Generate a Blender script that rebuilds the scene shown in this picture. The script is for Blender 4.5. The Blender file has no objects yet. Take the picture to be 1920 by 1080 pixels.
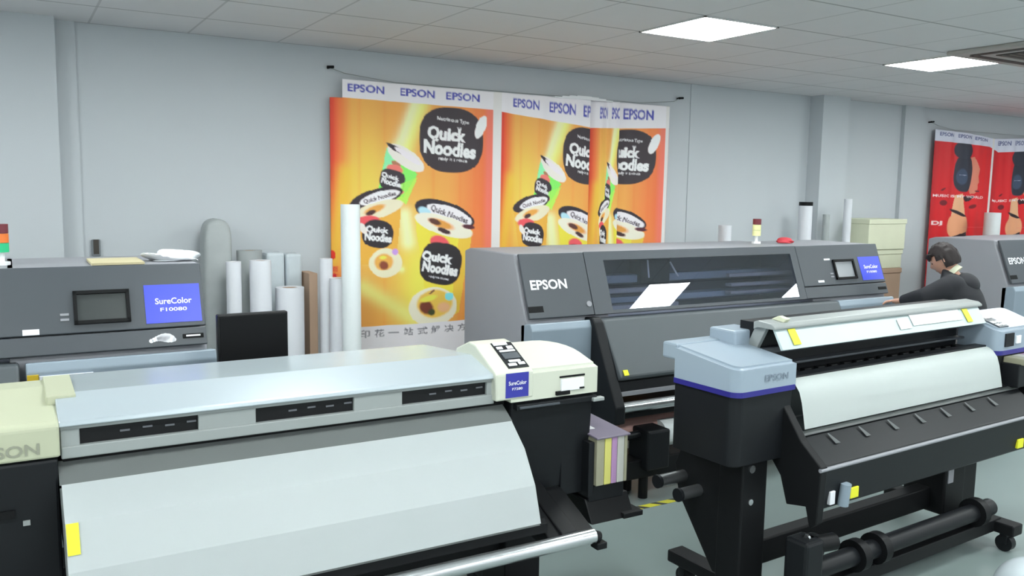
import bpy, bmesh, math, random
import numpy as np
from mathutils import Vector, Matrix

random.seed(4)
rng = np.random.default_rng(4)
PI = math.pi
scn = bpy.context.scene
COL = scn.collection

# ------------------------------------------------------------------ camera
YAW, PITCH, ROLL = 0.533922, -0.114536, 0.0157889
FPX = 1601.38
cam_d = bpy.data.cameras.new('camera')
cam_d.sensor_width = 36.0
cam_d.lens = 36.0 * FPX / 1920.0
cam_d.clip_start = 0.05
cam = bpy.data.objects.new('camera', cam_d)
COL.objects.link(cam)
_f = Vector((math.sin(YAW) * math.cos(PITCH), math.cos(YAW) * math.cos(PITCH), math.sin(PITCH)))
_r0 = Vector((math.cos(YAW), -math.sin(YAW), 0))
_u0 = _r0.cross(_f)
_r = _r0 * math.cos(ROLL) + _u0 * math.sin(ROLL)
_u = -_r0 * math.sin(ROLL) + _u0 * math.cos(ROLL)
M = Matrix.Identity(4)
for i in range(3):
    M[i][0], M[i][1], M[i][2] = _r[i], _u[i], -_f[i]
M[2][3] = 1.9
cam.matrix_world = M
scn.camera = cam

# ------------------------------------------------------------------ world, exposure
w = bpy.data.worlds.new('world')
scn.world = w
w.use_nodes = True
w.node_tree.nodes['Background'].inputs[0].default_value = (0.92, 0.97, 1.0, 1)
w.node_tree.nodes['Background'].inputs[1].default_value = 1.5
scn.view_settings.view_transform = 'Standard'
scn.view_settings.look = 'None'
scn.view_settings.gamma = 1.0
scn.view_settings.use_curve_mapping = False
scn.view_settings.exposure = 0.0
LAMP = 35.0            # radiance of the ceiling light diffusers
CEIL = 2.91
WALL = 6.2


# ------------------------------------------------------------------ materials
def lin(c):
    c = c / 255.0
    return c / 12.92 if c <= 0.04045 else ((c + 0.055) / 1.055) ** 2.4


def L3(rgb):
    return tuple(lin(v) for v in rgb)


def mat(name, rgb, rough=0.5, metal=0.0, spec=0.5, var=0.06, scale=6.0, coat=0.0):
    m = bpy.data.materials.new(name)
    m.use_nodes = True
    nt = m.node_tree
    b = nt.nodes['Principled BSDF']
    b.inputs['Roughness'].default_value = rough
    b.inputs['Metallic'].default_value = metal
    b.inputs['Specular IOR Level'].default_value = spec
    b.inputs['Coat Weight'].default_value = coat
    n = nt.nodes.new('ShaderNodeTexNoise')
    n.inputs['Scale'].default_value = scale
    n.inputs['Detail'].default_value = 4
    tc = nt.nodes.new('ShaderNodeTexCoord')
    nt.links.new(tc.outputs['Object'], n.inputs['Vector'])
    mx = nt.nodes.new('ShaderNodeMix')
    mx.data_type = 'RGBA'
    c = L3(rgb)
    mx.inputs[6].default_value = (*[v * (1 - var) for v in c], 1)
    mx.inputs[7].default_value = (*[min(1, v * (1 + var)) for v in c], 1)
    nt.links.new(n.outputs['Fac'], mx.inputs[0])
    nt.links.new(mx.outputs[2], b.inputs['Base Color'])
    return m


def emit(name, rgb, strength):
    m = bpy.data.materials.new(name)
    m.use_nodes = True
    nt = m.node_tree
    nt.nodes.remove(nt.nodes['Principled BSDF'])
    e = nt.nodes.new('ShaderNodeEmission')
    e.inputs[0].default_value = (*L3(rgb), 1)
    e.inputs[1].default_value = strength
    nt.links.new(e.outputs[0], nt.nodes['Material Output'].inputs[0])
    return m


MT = {}
MT['wall'] = mat('wall_paint', (194, 199, 203), 0.7, var=0.025, scale=1.3)
MT['trim'] = mat('trim_paint', (190, 199, 202), 0.7, var=0.02)
MT['floor'] = mat('floor_epoxy', (124, 137, 135), 0.38, var=0.05, scale=1.5)
MT['roomwall'] = mat('far_wall_paint', (215, 218, 220), 0.8)
MT['grey_dark'] = mat('charcoal_panel', (69, 74, 80), 0.42, var=0.03)
MT['grey_dark2'] = mat('charcoal_cover', (76, 82, 86), 0.5, var=0.03)
MT['grey_side'] = mat('grey_side_panel', (143, 144, 150), 0.5, var=0.03)
MT['grey_low'] = mat('light_grey_plastic', (136, 150, 162), 0.45, var=0.03)
MT['silver'] = mat('silver_plastic', (178, 188, 194), 0.26, 0.25, var=0.02)
MT['silver_low'] = mat('grey_plastic', (146, 151, 150), 0.4, var=0.02)
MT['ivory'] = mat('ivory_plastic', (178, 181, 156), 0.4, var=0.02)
MT['ivory_lit'] = mat('ivory_plastic_lit', (198, 201, 186), 0.38, var=0.02)  # same ivory, light put into the colour for the brighter right end
MT['black'] = mat('black_plastic', (24, 26, 29), 0.42, 0, 0.22, var=0.1)
MT['blackm'] = mat('black_painted_steel', (18, 19, 21), 0.5, 0, 0.2, var=0.1)
MT['slot'] = mat('dark_slot', (14, 15, 17), 0.6, 0, 0.2)
MT['metal'] = mat('brushed_metal', (205, 208, 210), 0.25, 0.9)
MT['paper'] = mat('white_paper', (226, 232, 233), 0.45, var=0.01)
MT['paper2'] = mat('white_media', (236, 243, 241), 0.4, var=0.01)
MT['inner'] = mat('frosted_cover', (184, 198, 199), 0.4, var=0.02)
MT['white'] = mat('white_plastic', (232, 234, 236), 0.4, var=0.02)
MT['label_white'] = mat('white_label', (225, 226, 232), 0.4)
MT['blue'] = mat('blue_label', (62, 76, 205), 0.35, var=0.05)
MT['blue_dk'] = mat('dark_blue_label', (50, 52, 150), 0.35)
MT['purple'] = mat('purple_band', (40, 36, 124), 0.4)
MT['yellow'] = mat('yellow_label', (222, 220, 40), 0.5)
MT['yellow2'] = mat('amber_label', (212, 178, 44), 0.5)
MT['screen'] = mat('dark_screen', (62, 66, 66), 0.25)
MT['screen_lit'] = mat('grey_screen', (128, 133, 138), 0.2)
MT['monitor'] = mat('monitor_black', (20, 20, 22), 0.4, 0, 0.25)
MT['p2grey'] = mat('blue_grey_plastic', (146, 160, 173), 0.33, var=0.02)
MT['card'] = mat('cardboard', (178, 150, 128), 0.8)
MT['tan'] = mat('tan_cardboard', (196, 186, 150), 0.8)
MT['cream'] = mat('cream_board', (214, 216, 190), 0.6)
MT['roll'] = mat('paper_roll', (220, 222, 228), 0.6, var=0.02)
MT['roll_grey'] = mat('grey_wrapped_roll', (165, 170, 170), 0.5, var=0.15, scale=9)
MT['film'] = mat('plastic_film', (196, 205, 210), 0.25, var=0.08, scale=14)
MT['red'] = mat('red_plastic', (190, 30, 35), 0.35)
MT['orange'] = mat('orange_plastic', (230, 120, 50), 0.35)
MT['green'] = mat('green_plastic', (40, 190, 130), 0.35)
MT['lampyellow'] = mat('pale_yellow_plastic', (232, 232, 170), 0.35)
MT['maroon'] = mat('maroon_plastic', (110, 40, 50), 0.4)
MT['cloth'] = mat('white_cloth', (225, 228, 232), 0.8)
MT['rag_red'] = mat('red_cloth', (190, 60, 70), 0.8)
MT['skin'] = mat('skin', (196, 150, 128), 0.5, var=0.04)
MT['hair'] = mat('dark_hair', (36, 27, 27), 0.65, var=0.2, scale=40)
MT['hoodie'] = mat('black_hoodie', (36, 37, 42), 0.85, var=0.1, scale=20)
MT['jeans'] = mat('dark_trousers', (44, 48, 60), 0.85)
MT['shoe'] = mat('dark_shoes', (40, 40, 42), 0.6)
MT['pink'] = mat('pink_paper_core', (190, 150, 142), 0.7)
MT['ink_y'] = mat('ink_yellow', (205, 200, 110), 0.45)
MT['ink_m'] = mat('ink_mauve', (168, 132, 172), 0.45)
MT['ink_k'] = mat('ink_grey', (150, 148, 126), 0.45)
MT['ink_w'] = mat('ink_pale', (178, 178, 172), 0.45)
MT['ink_top'] = mat('ink_holder_top', (120, 112, 128), 0.3)
MT['ac'] = mat('vent_frame_paint', (176, 174, 170), 0.5)
MT['acdark'] = mat('vent_slot', (62, 57, 52), 0.6)
MT['acbar'] = mat('vent_bar', (112, 106, 100), 0.5)
MT['frame'] = mat('lamp_frame', (215, 215, 215), 0.4)
MT['lamp'] = emit('lamp_diffuser', (247, 254, 253), LAMP)
MT['textdark'] = mat('grey_print', (96, 98, 104), 0.6)
MT['textivory'] = mat('embossed_grey', (140, 142, 126), 0.5)
MT['textblue'] = mat('embossed_blue_grey', (120, 132, 146), 0.4)
MT['interior'] = mat('blue_grey_interior', (84, 86, 104), 0.5)
MT['steel'] = mat('dark_steel', (150, 152, 154), 0.28, 0.9)
MT['tab'] = mat('grey_tab', (124, 128, 130), 0.5)
MT['desk'] = mat('desk_laminate', (150, 152, 150), 0.5)

# ceiling: 600 mm lay-in tiles, dark joints
m = mat('ceiling_tile', (226, 224, 226), 0.85, var=0.02)
nt = m.node_tree
b = nt.nodes['Principled BSDF']
old = b.inputs['Base Color'].links[0].from_socket
geo = nt.nodes.new('ShaderNodeNewGeometry')
sep = nt.nodes.new('ShaderNodeSeparateXYZ')
nt.links.new(geo.outputs['Position'], sep.inputs[0])


def mnode(op, a, bv, nt=nt):
    n = nt.nodes.new('ShaderNodeMath')
    n.operation = op
    for i, v in enumerate((a, bv)):
        if v is None:
            continue
        if isinstance(v, (int, float)):
            n.inputs[i].default_value = v
        else:
            nt.links.new(v, n.inputs[i])
    return n.outputs[0]


lines = []
for ax, off in ((0, 0.5), (1, 3.79)):
    t = mnode('DIVIDE', mnode('SUBTRACT', sep.outputs[ax], off - 60.0), 0.6)
    fr = mnode('FRACT', t, None)
    d = mnode('ABSOLUTE', mnode('SUBTRACT', fr, 0.5), None)
    lines.append(mnode('GREATER_THAN', d, 0.5 - (0.012 if ax == 0 else 0.014)))
lx = mnode('MAXIMUM', mnode('MULTIPLY', lines[0], 0.55), lines[1])
mx = nt.nodes.new('ShaderNodeMix')
mx.data_type = 'RGBA'
nt.links.new(mnode('MULTIPLY', lx, 0.55), mx.inputs[0])
nt.links.new(old, mx.inputs[6])
mx.inputs[7].default_value = (*L3((110, 108, 110)), 1)
nt.links.new(mx.outputs[2], b.inputs['Base Color'])
MT['ceiling'] = m

# hazard tape: yellow with short black bars along its length
m = bpy.data.materials.new('hazard_tape')
m.use_nodes = True
nt = m.node_tree
b = nt.nodes['Principled BSDF']
b.inputs['Roughness'].default_value = 0.5
geo = nt.nodes.new('ShaderNodeNewGeometry')
sep = nt.nodes.new('ShaderNodeSeparateXYZ')
nt.links.new(geo.outputs['Position'], sep.inputs[0])
t = mnode('FRACT', mnode('DIVIDE', mnode('ADD', sep.outputs[0], sep.outputs[1], nt), 0.14, nt), None, nt)
g = mnode('GREATER_THAN', t, 0.66, nt)
mx = nt.nodes.new('ShaderNodeMix')
mx.data_type = 'RGBA'
nt.links.new(g, mx.inputs[0])
mx.inputs[6].default_value = (*L3((200, 196, 60)), 1)
mx.inputs[7].default_value = (*L3((60, 62, 58)), 1)
nt.links.new(mx.outputs[2], b.inputs['Base Color'])
MT['tape'] = m

# tinted see-through window glass with a mirror-like sheen
m = bpy.data.materials.new('tinted_glass')
m.use_nodes = True
nt = m.node_tree
nt.nodes.remove(nt.nodes['Principled BSDF'])
tr = nt.nodes.new('ShaderNodeBsdfTransparent')
tr.inputs[0].default_value = (0.80, 0.82, 0.90, 1)
gl = nt.nodes.new('ShaderNodeBsdfGlossy')
gl.inputs['Roughness'].default_value = 0.012
gl.inputs[0].default_value = (1, 1, 1, 1)
ms = nt.nodes.new('ShaderNodeMixShader')
ms.inputs[0].default_value = 0.11
nt.links.new(tr.outputs[0], ms.inputs[1])
nt.links.new(gl.outputs[0], ms.inputs[2])
nt.links.new(ms.outputs[0], nt.nodes['Material Output'].inputs[0])
MT['glass'] = m

# printed cloth: colours of the print are stored on the cloth itself
m = bpy.data.materials.new('printed_cloth')
m.use_nodes = True
nt = m.node_tree
b = nt.nodes['Principled BSDF']
b.inputs['Roughness'].default_value = 0.55
at = nt.nodes.new('ShaderNodeAttribute')
at.attribute_name = 'print'
nt.links.new(at.outputs['Color'], b.inputs['Base Color'])
MT['print'] = m


# ------------------------------------------------------------------ mesh helpers
class Frame:
    """layout frame: rotation about z at the world origin, and the thing's own origin in that frame"""
    def __init__(self, o=(0, 0, 0), rot=0.0):
        self.o = Vector(o)
        self.rot = rot


def new():
    return bmesh.new()


def box(bm, x0, x1, y0, y1, z0, z1, bev=0.0, seg=2):
    t = bmesh.new()
    bmesh.ops.create_cube(t, size=1)
    for v in t.verts:
        v.co = Vector(((x0 + x1) / 2 + v.co.x * (x1 - x0), (y0 + y1) / 2 + v.co.y * (y1 - y0), (z0 + z1) / 2 + v.co.z * (z1 - z0)))
    if bev:
        bmesh.ops.bevel(t, geom=list(t.edges), offset=bev, segments=seg, affect='EDGES', profile=0.5)
    merge(bm, t)


def merge(bm, t, mtx=None):
    if mtx is not None:
        bmesh.ops.transform(t, matrix=mtx, verts=t.verts)
    me = bpy.data.meshes.new('tmp')
    t.to_mesh(me)
    t.free()
    bm.from_mesh(me)
    bpy.data.meshes.remove(me)


def prism(bm, pts, a, b, axis='x', bev=0.0, seg=2):
    """polygon pts extruded along axis from a to b.  x: pts are (y,z);  y: (x,z);  z: (x,y)"""
    def P(p, s):
        return {'x': (s, p[0], p[1]), 'y': (p[0], s, p[1]), 'z': (p[0], p[1], s)}[axis]
    t = bmesh.new()
    va = [t.verts.new(P(p, a)) for p in pts]
    vb = [t.verts.new(P(p, b)) for p in pts]
    t.faces.new(va)
    t.faces.new(vb[::-1])
    n = len(pts)
    for i in range(n):
        t.faces.new((va[i], vb[i], vb[(i + 1) % n], va[(i + 1) % n]))
    bmesh.ops.recalc_face_normals(t, faces=t.faces)
    if bev:
        bmesh.ops.bevel(t, geom=list(t.edges), offset=bev, segments=seg, affect='EDGES', profile=0.5)
    merge(bm, t)


def slab(bm, c, th, bev=0.0):
    """four corners, thickness th along the normal"""
    c = [Vector(p) for p in c]
    n = (c[1] - c[0]).cross(c[3] - c[0]).normalized()
    t = bmesh.new()
    a = [t.verts.new(p + n * th) for p in c]
    bq = [t.verts.new(p) for p in c]
    t.faces.new(a)
    t.faces.new(bq[::-1])
    for i in range(4):
        t.faces.new((bq[i], bq[(i + 1) % 4], a[(i + 1) % 4], a[i]))
    bmesh.ops.recalc_face_normals(t, faces=t.faces)
    if bev:
        bmesh.ops.bevel(t, geom=list(t.edges), offset=bev, segments=2, affect='EDGES', profile=0.5)
    merge(bm, t)


def tube(bm, p, q, r, seg=20, r2=None, cap=True):
    p, q = Vector(p), Vector(q)
    d = q - p
    t = bmesh.new()
    bmesh.ops.create_cone(t, cap_ends=cap, segments=seg, radius1=r, radius2=r if r2 is None else r2, depth=d.length)
    rot = Vector((0, 0, 1)).rotation_difference(d.normalized()).to_matrix().to_4x4()
    merge(bm, t, Matrix.Translation((p + q) / 2) @ rot)


def pipe_ring(bm, p, q, r, wall, seg=28):
    """hollow tube, open core showing at its ends"""
    p, q = Vector(p), Vector(q)
    d = (q - p).normalized()
    a = d.orthogonal().normalized()
    bq = d.cross(a)
    t = bmesh.new()
    rings = []
    for c, rr in ((p, r), (q, r), (q, r - wall), (p, r - wall)):
        rings.append([t.verts.new(c + (a * math.cos(k * 2 * PI / seg) + bq * math.sin(k * 2 * PI / seg)) * rr) for k in range(seg)])
    for i in range(4):
        A, B = rings[i], rings[(i + 1) % 4]
        for k in range(seg):
            t.faces.new((A[k], A[(k + 1) % seg], B[(k + 1) % seg], B[k]))
    bmesh.ops.recalc_face_normals(t, faces=t.faces)
    merge(bm, t)


def sheet(bm, prof, x0, x1, nx=1, th=0.0):
    """ruled sheet from a (y,z) profile between x0 and x1"""
    t = bmesh.new()
    rows = []
    for i in range(nx + 1):
        x = x0 + (x1 - x0) * i / nx
        rows.append([t.verts.new((x, y, z)) for y, z in prof])
    for i in range(nx):
        for k in range(len(prof) - 1):
            t.faces.new((rows[i][k], rows[i][k + 1], rows[i + 1][k + 1], rows[i + 1][k]))
    if th:
        r = bmesh.ops.solidify(t, geom=list(t.faces), thickness=th)
    bmesh.ops.recalc_face_normals(t, faces=t.faces)
    merge(bm, t)


def rounded(x0, x1, y0, y1, r, n=6, corners=(1, 1, 1, 1)):
    pts = []
    for (cx, cy, a0, on) in ((x0 + r, y0 + r, PI, corners[0]), (x1 - r, y0 + r, 1.5 * PI, corners[1]), (x1 - r, y1 - r, 0, corners[2]), (x0 + r, y1 - r, .5 * PI, corners[3])):
        if on:
            pts += [(cx + r * math.cos(a0 + k_ * PI / 2 / n), cy + r * math.sin(a0 + k_ * PI / 2 / n)) for k_ in range(n + 1)]
        else:
            pts.append({0: (x0, y0), 1: (x1, y0), 2: (x1, y1), 3: (x0, y1)}[[PI, 1.5 * PI, 0, .5 * PI].index(a0)])
    return pts


def cap_block(bm, x0, x1, y0, y1, z0, zf, zb, r, corners):
    """housing with rounded plan corners and a top that rises from zf at the front to zb at the back"""
    pts = rounded(x0, x1, y0, y1, r, 6, corners)
    tb = bmesh.new()
    lo = [tb.verts.new((x, y, z0)) for x, y in pts]
    hi = [tb.verts.new((x, y, zf + (zb - zf) * min(1, max(0, (y - y0) / (y1 - y0))))) for x, y in pts]
    tb.faces.new(lo[::-1]); ft_ = tb.faces.new(hi)
    n = len(pts)
    for i in range(n):
        tb.faces.new((lo[i], lo[(i + 1) % n], hi[(i + 1) % n], hi[i]))
    bmesh.ops.recalc_face_normals(tb, faces=tb.faces)
    bmesh.ops.bevel(tb, geom=list(ft_.edges), offset=.014, segments=3, affect='EDGES')
    merge(bm, tb)


_tm = {}


def text_tris(s, bold=0.0):
    key = (s, bold)
    if key not in _tm:
        cu = bpy.data.curves.new('txt', 'FONT')
        cu.body = s
        cu.size = 1
        cu.offset = bold
        cu.resolution_u = 3
        ob = bpy.data.objects.new('txt', cu)
        COL.objects.link(ob)
        dg = bpy.context.evaluated_depsgraph_get()
        dg.update()
        me = bpy.data.meshes.new_from_object(ob.evaluated_get(dg))
        me.calc_loop_triangles()
        v = np.array([p.co[:2] for p in me.vertices]).reshape(-1, 2)
        tr = np.array([t.vertices[:] for t in me.loop_triangles]).reshape(-1, 3)
        bpy.data.objects.remove(ob)
        bpy.data.curves.remove(cu)
        bpy.data.meshes.remove(me)
        lo, hi = v.min(0), v.max(0)
        _tm[key] = ((v - lo) / (hi - lo), tr, (hi - lo))
    return _tm[key]


def lettering(bm, s, o, ux, uy, wd, ht, bold=0.0, lift=0.0015):
    """flat lettering in the rectangle o, o+ux*wd, o+uy*ht, lifted off the surface"""
    o, ux, uy = Vector(o), Vector(ux).normalized(), Vector(uy).normalized()
    n = ux.cross(uy).normalized()
    v, tr, _ = text_tris(s, bold)
    t = bmesh.new()
    vs = [t.verts.new(o + ux * (p[0] * wd) + uy * (p[1] * ht) + n * lift) for p in v]
    for f in tr:
        try:
            t.faces.new([vs[k] for k in f])
        except ValueError:
            pass
    merge(bm, t)


def finish(name, bm, mt, parent=None, fr=None, smooth=False):
    me = bpy.data.meshes.new(name)
    if fr is not None:
        bmesh.ops.translate(bm, verts=bm.verts, vec=-fr.o)
    if smooth:
        for f in bm.faces:
            f.smooth = True
    bm.to_mesh(me)
    bm.free()
    if smooth:
        me.set_sharp_from_angle(angle=math.radians(38))
    o = bpy.data.objects.new(name, me)
    COL.objects.link(o)
    for q in (mt if isinstance(mt, (list, tuple)) else [mt]):
        me.materials.append(MT[q])
    if parent is not None:
        o.parent = parent
    return o


def tag(o, label, cat, group=None, kind=None):
    o['label'] = label
    o['category'] = cat
    if group:
        o['group'] = group
    if kind:
        o['kind'] = kind
    return o


def thing(name, label, cat, fr, group=None):
    o = bpy.data.objects.new(name, None)
    o.empty_display_size = 0.1
    COL.objects.link(o)
    o.location = Matrix.Rotation(fr.rot, 3, 'Z') @ fr.o
    o.rotation_euler = (0, 0, fr.rot)
    return tag(o, label, cat, group)


def single(name, bm, mt, label, cat, fr, group=None, smooth=False):
    """a thing that is one mesh"""
    o = finish(name, bm, mt, None, fr, smooth)
    o.location = Matrix.Rotation(fr.rot, 3, 'Z') @ fr.o
    o.rotation_euler = (0, 0, fr.rot)
    return tag(o, label, cat, group)


def struct(name, bm, mt):
    o = finish(name, bm, mt)
    o['kind'] = 'structure'
    return o


# ------------------------------------------------------------------ setting
XL, XR, YN = -4.5, 14.0, -4.2
bm = new(); box(bm, XL, XR, YN, WALL + 0.2, -0.1, 0); struct('floor', bm, 'floor')
bm = new(); box(bm, XL, XR, YN, WALL + 0.2, CEIL, CEIL + 0.1); struct('ceiling', bm, 'ceiling')
bm = new(); box(bm, XL, XR, WALL, WALL + 0.2, 0, CEIL); struct('wall_back', bm, 'wall')
bm = new(); box(bm, XL - 0.2, XL, YN, WALL + 0.2, 0, CEIL); struct('wall_left', bm, 'roomwall')
bm = new(); box(bm, XR, XR + 0.2, YN, WALL + 0.2, 0, CEIL); struct('wall_right', bm, 'roomwall')
bm = new()  # unseen wall behind the camera; openings added to let in frontal daylight
box(bm, XL, XR, YN - 0.2, YN, 0, 0.8)
box(bm, XL, XR, YN - 0.2, YN, 2.65, CEIL)
for k in range(6):
    xa = XL + (XR - XL) * k / 5
    box(bm, xa - 0.25, xa + 0.25, YN - 0.2, YN, 0.8, 2.65)
struct('wall_front', bm, 'roomwall')
bm = new(); box(bm, -0.9, 0.30, WALL - 0.135, WALL, 0, CEIL); struct('trim_1', bm, 'wall')
bm = new(); box(bm, 7.22, 7.63, WALL - 0.17, WALL, 0, CEIL); struct('trim_2', bm, 'wall')
bm = new(); box(bm, 8.72, 9.06, WALL - 0.05, WALL, 0, CEIL); struct('trim_3', bm, 'wall')
bm = new(); box(bm, 0.30, 0.42, WALL - 0.02, WALL, 0, CEIL); struct('trim_4', bm, 'wall')
bm = new(); box(bm, 5.58, 5.66, WALL - 0.008, WALL, 0, CEIL); struct('trim_5', bm, 'wall')

# ceiling lights in the 600 mm grid
k = 0
VIS = {(3.5, 3.79): 'white square ceiling light above the orange banner, larger and nearer of two',
       (5.9, 3.79): 'white square ceiling light beside the ceiling air vent'}
for iy, y in enumerate((3.79, 1.39, -1.01, -3.41)):
    for x in (-3.7, -1.3, 1.1, 3.5, 5.9, 8.3, 10.7):
        fr = Frame((x + 0.3, y + 0.3, CEIL))
        lab = VIS.get((x, y), 'white square ceiling light panel out over the rest of the hall')
        t = thing('ceiling_light', lab, 'light', fr, 'ceiling light panels')
        bm = new()
        for a in ((x, x + 0.6, y, y + 0.012), (x, x + 0.6, y + 0.588, y + 0.6), (x, x + 0.012, y, y + 0.6), (x + 0.588, x + 0.6, y, y + 0.6)):
            box(bm, *a, CEIL - 0.008, CEIL)
        finish('frame', bm, 'frame', t, fr)
        bm = new(); box(bm, x + 0.008, x + 0.592, y + 0.008, y + 0.592, CEIL - 0.006, CEIL - 0.001)
        finish('diffuser', bm, 'lamp', t, fr)

# ceiling air vent
fr = Frame((6.2, 3.27, CEIL))
t = thing('ceiling_air_vent', 'beige square ceiling air vent with dark slots at right edge', 'air vent', fr)
bm = new(); box(bm, 5.72, 6.68, 2.80, 3.75, CEIL - 0.03, CEIL, 0.01); finish('frame', bm, 'ac', t, fr)
for a in ((5.81, 5.87, 2.92, 3.63), (5.86, 6.54, 3.61, 3.665), (6.53, 6.59, 2.92, 3.63), (5.86, 6.54, 2.885, 2.94)):
    bm = new(); box(bm, *a, CEIL - 0.034, CEIL - 0.028); finish('outlet_slot', bm, 'acdark', t, fr)
bm = new(); box(bm, 5.95, 6.45, 3.02, 3.53, CEIL - 0.035, CEIL - 0.028); finish('intake_grille', bm, 'acdark', t, fr)
for i in range(9):
    bm = new(); box(bm, 5.96, 6.44, 3.05 + i * 0.055, 3.062 + i * 0.055, CEIL - 0.04, CEIL - 0.034); finish('grille_bar', bm, 'acbar', t, fr)

# floor tape
bm = new(); box(bm, 1.2, 3.62, 3.862, 3.912, 0, 0.0015)
single('floor_tape', bm, 'tape', 'yellow and black hazard tape stuck along the grey floor', 'tape', Frame((2.4, 3.88, 0)))

# wall socket
fr = Frame((0.49, WALL, 1.48))
t = thing('wall_socket', 'small grey wall socket with dark slot right of the left pillar', 'socket', fr)
bm = new(); box(bm, 0.466, 0.518, WALL - 0.03, WALL, 1.425, 1.535, 0.006); finish('cover', bm, 'screen_lit', t, fr)
bm = new(); box(bm, 0.476, 0.508, WALL - 0.034, WALL - 0.028, 1.44, 1.535); finish('switch', bm, 'acdark', t, fr)


# ------------------------------------------------------------------ printed banners
NU, NV = 260, 380


class Panel:
    """print artwork of one banner repeat in a u (across) v (down) grid, values linear rgb"""
    def __init__(self, asp):
        self.u, self.v = np.meshgrid((np.arange(NU) + .5) / NU, (np.arange(NV) + .5) / NV)
        self.c = np.zeros((NV, NU, 3))
        self.asp = asp          # height / width of the print

    def mix(self, a, rgb):
        a = np.clip(a, 0, 1)[..., None]
        self.c = self.c * (1 - a) + np.array(L3(rgb)) * a

    def ell(self, u, v, ru, rv, rgb, ang=0.0, soft=0.06, p=2.0, al=1.0):
        du, dv = self.u - u, (self.v - v) * self.asp
        c, s = math.cos(math.radians(ang)), math.sin(math.radians(ang))
        x, y = du * c + dv * s, -du * s + dv * c
        d = (np.abs(x / ru) ** p + np.abs(y / (rv * self.asp)) ** p) ** (1 / p)
        self.mix(al * (1 - d) / soft + 0.5 * (al > 0.99) if soft < 0.2 else al * np.clip((1 - d) / soft, 0, 1), rgb)

    def poly(self, pts, rgb, al=1.0):
        inside = np.zeros(self.u.shape, bool)
        n = len(pts)
        for i in range(n):
            (x0, y0), (x1, y1) = pts[i], pts[(i + 1) % n]
            if y0 == y1:
                continue
            cnd = ((y0 > self.v) != (y1 > self.v)) & (self.u < (x1 - x0) * (self.v - y0) / (y1 - y0) + x0)
            inside ^= cnd
        self.mix(al * inside, rgb)

    def glow(self, p, q, wd, rgb, al=1.0):
        p, q = np.array(p), np.array(q)
        d = q - p
        t = np.clip(((self.u - p[0]) * d[0] + (self.v - p[1]) * self.asp ** 2 * d[1]) / (d[0] ** 2 + (d[1] * self.asp) ** 2), 0, 1)
        r = np.hypot(self.u - p[0] - t * d[0], (self.v - p[1] - t * d[1]) * self.asp)
        self.mix(al * np.exp(-(r / wd) ** 2), rgb)

    def text(self, s, u, v, wd, ht, rgb, ang=0.0, bold=0.02):
        """text centred on u, v; wd and ht in u and v units"""
        vt, tr, _ = text_tris(s, bold)
        x = (vt[:, 0] - .5) * wd
        y = -(vt[:, 1] - .5) * ht * self.asp
        c, si = math.cos(math.radians(ang)), math.sin(math.radians(ang))
        px = (u + x * c - y * si) * NU
        py = (v + (x * si + y * c) / self.asp) * NV
        cov = np.zeros((NV, NU))
        offs = [(-.33, -.33), (.33, -.33), (-.33, .33), (.33, .33)]
        for f in tr:
            X, Y = px[f], py[f]
            x0, x1 = int(max(0, X.min() - 1)), int(min(NU, X.max() + 2))
            y0, y1 = int(max(0, Y.min() - 1)), int(min(NV, Y.max() + 2))
            if x1 <= x0 or y1 <= y0:
                continue
            gx, gy = np.meshgrid(np.arange(x0, x1) + .5, np.arange(y0, y1) + .5)
            den = (Y[1] - Y[2]) * (X[0] - X[2]) + (X[2] - X[1]) * (Y[0] - Y[2])
            if abs(den) < 1e-9:
                continue
            for ox, oy in offs:
                a = ((Y[1] - Y[2]) * (gx + ox - X[2]) + (X[2] - X[1]) * (gy + oy - Y[2])) / den
                bb = ((Y[2] - Y[0]) * (gx + ox - X[2]) + (X[0] - X[2]) * (gy + oy - Y[2])) / den
                cov[y0:y1, x0:x1] += 0.25 * ((a >= 0) & (bb >= 0) & (a + bb <= 1))
        self.mix(cov, rgb)


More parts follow.
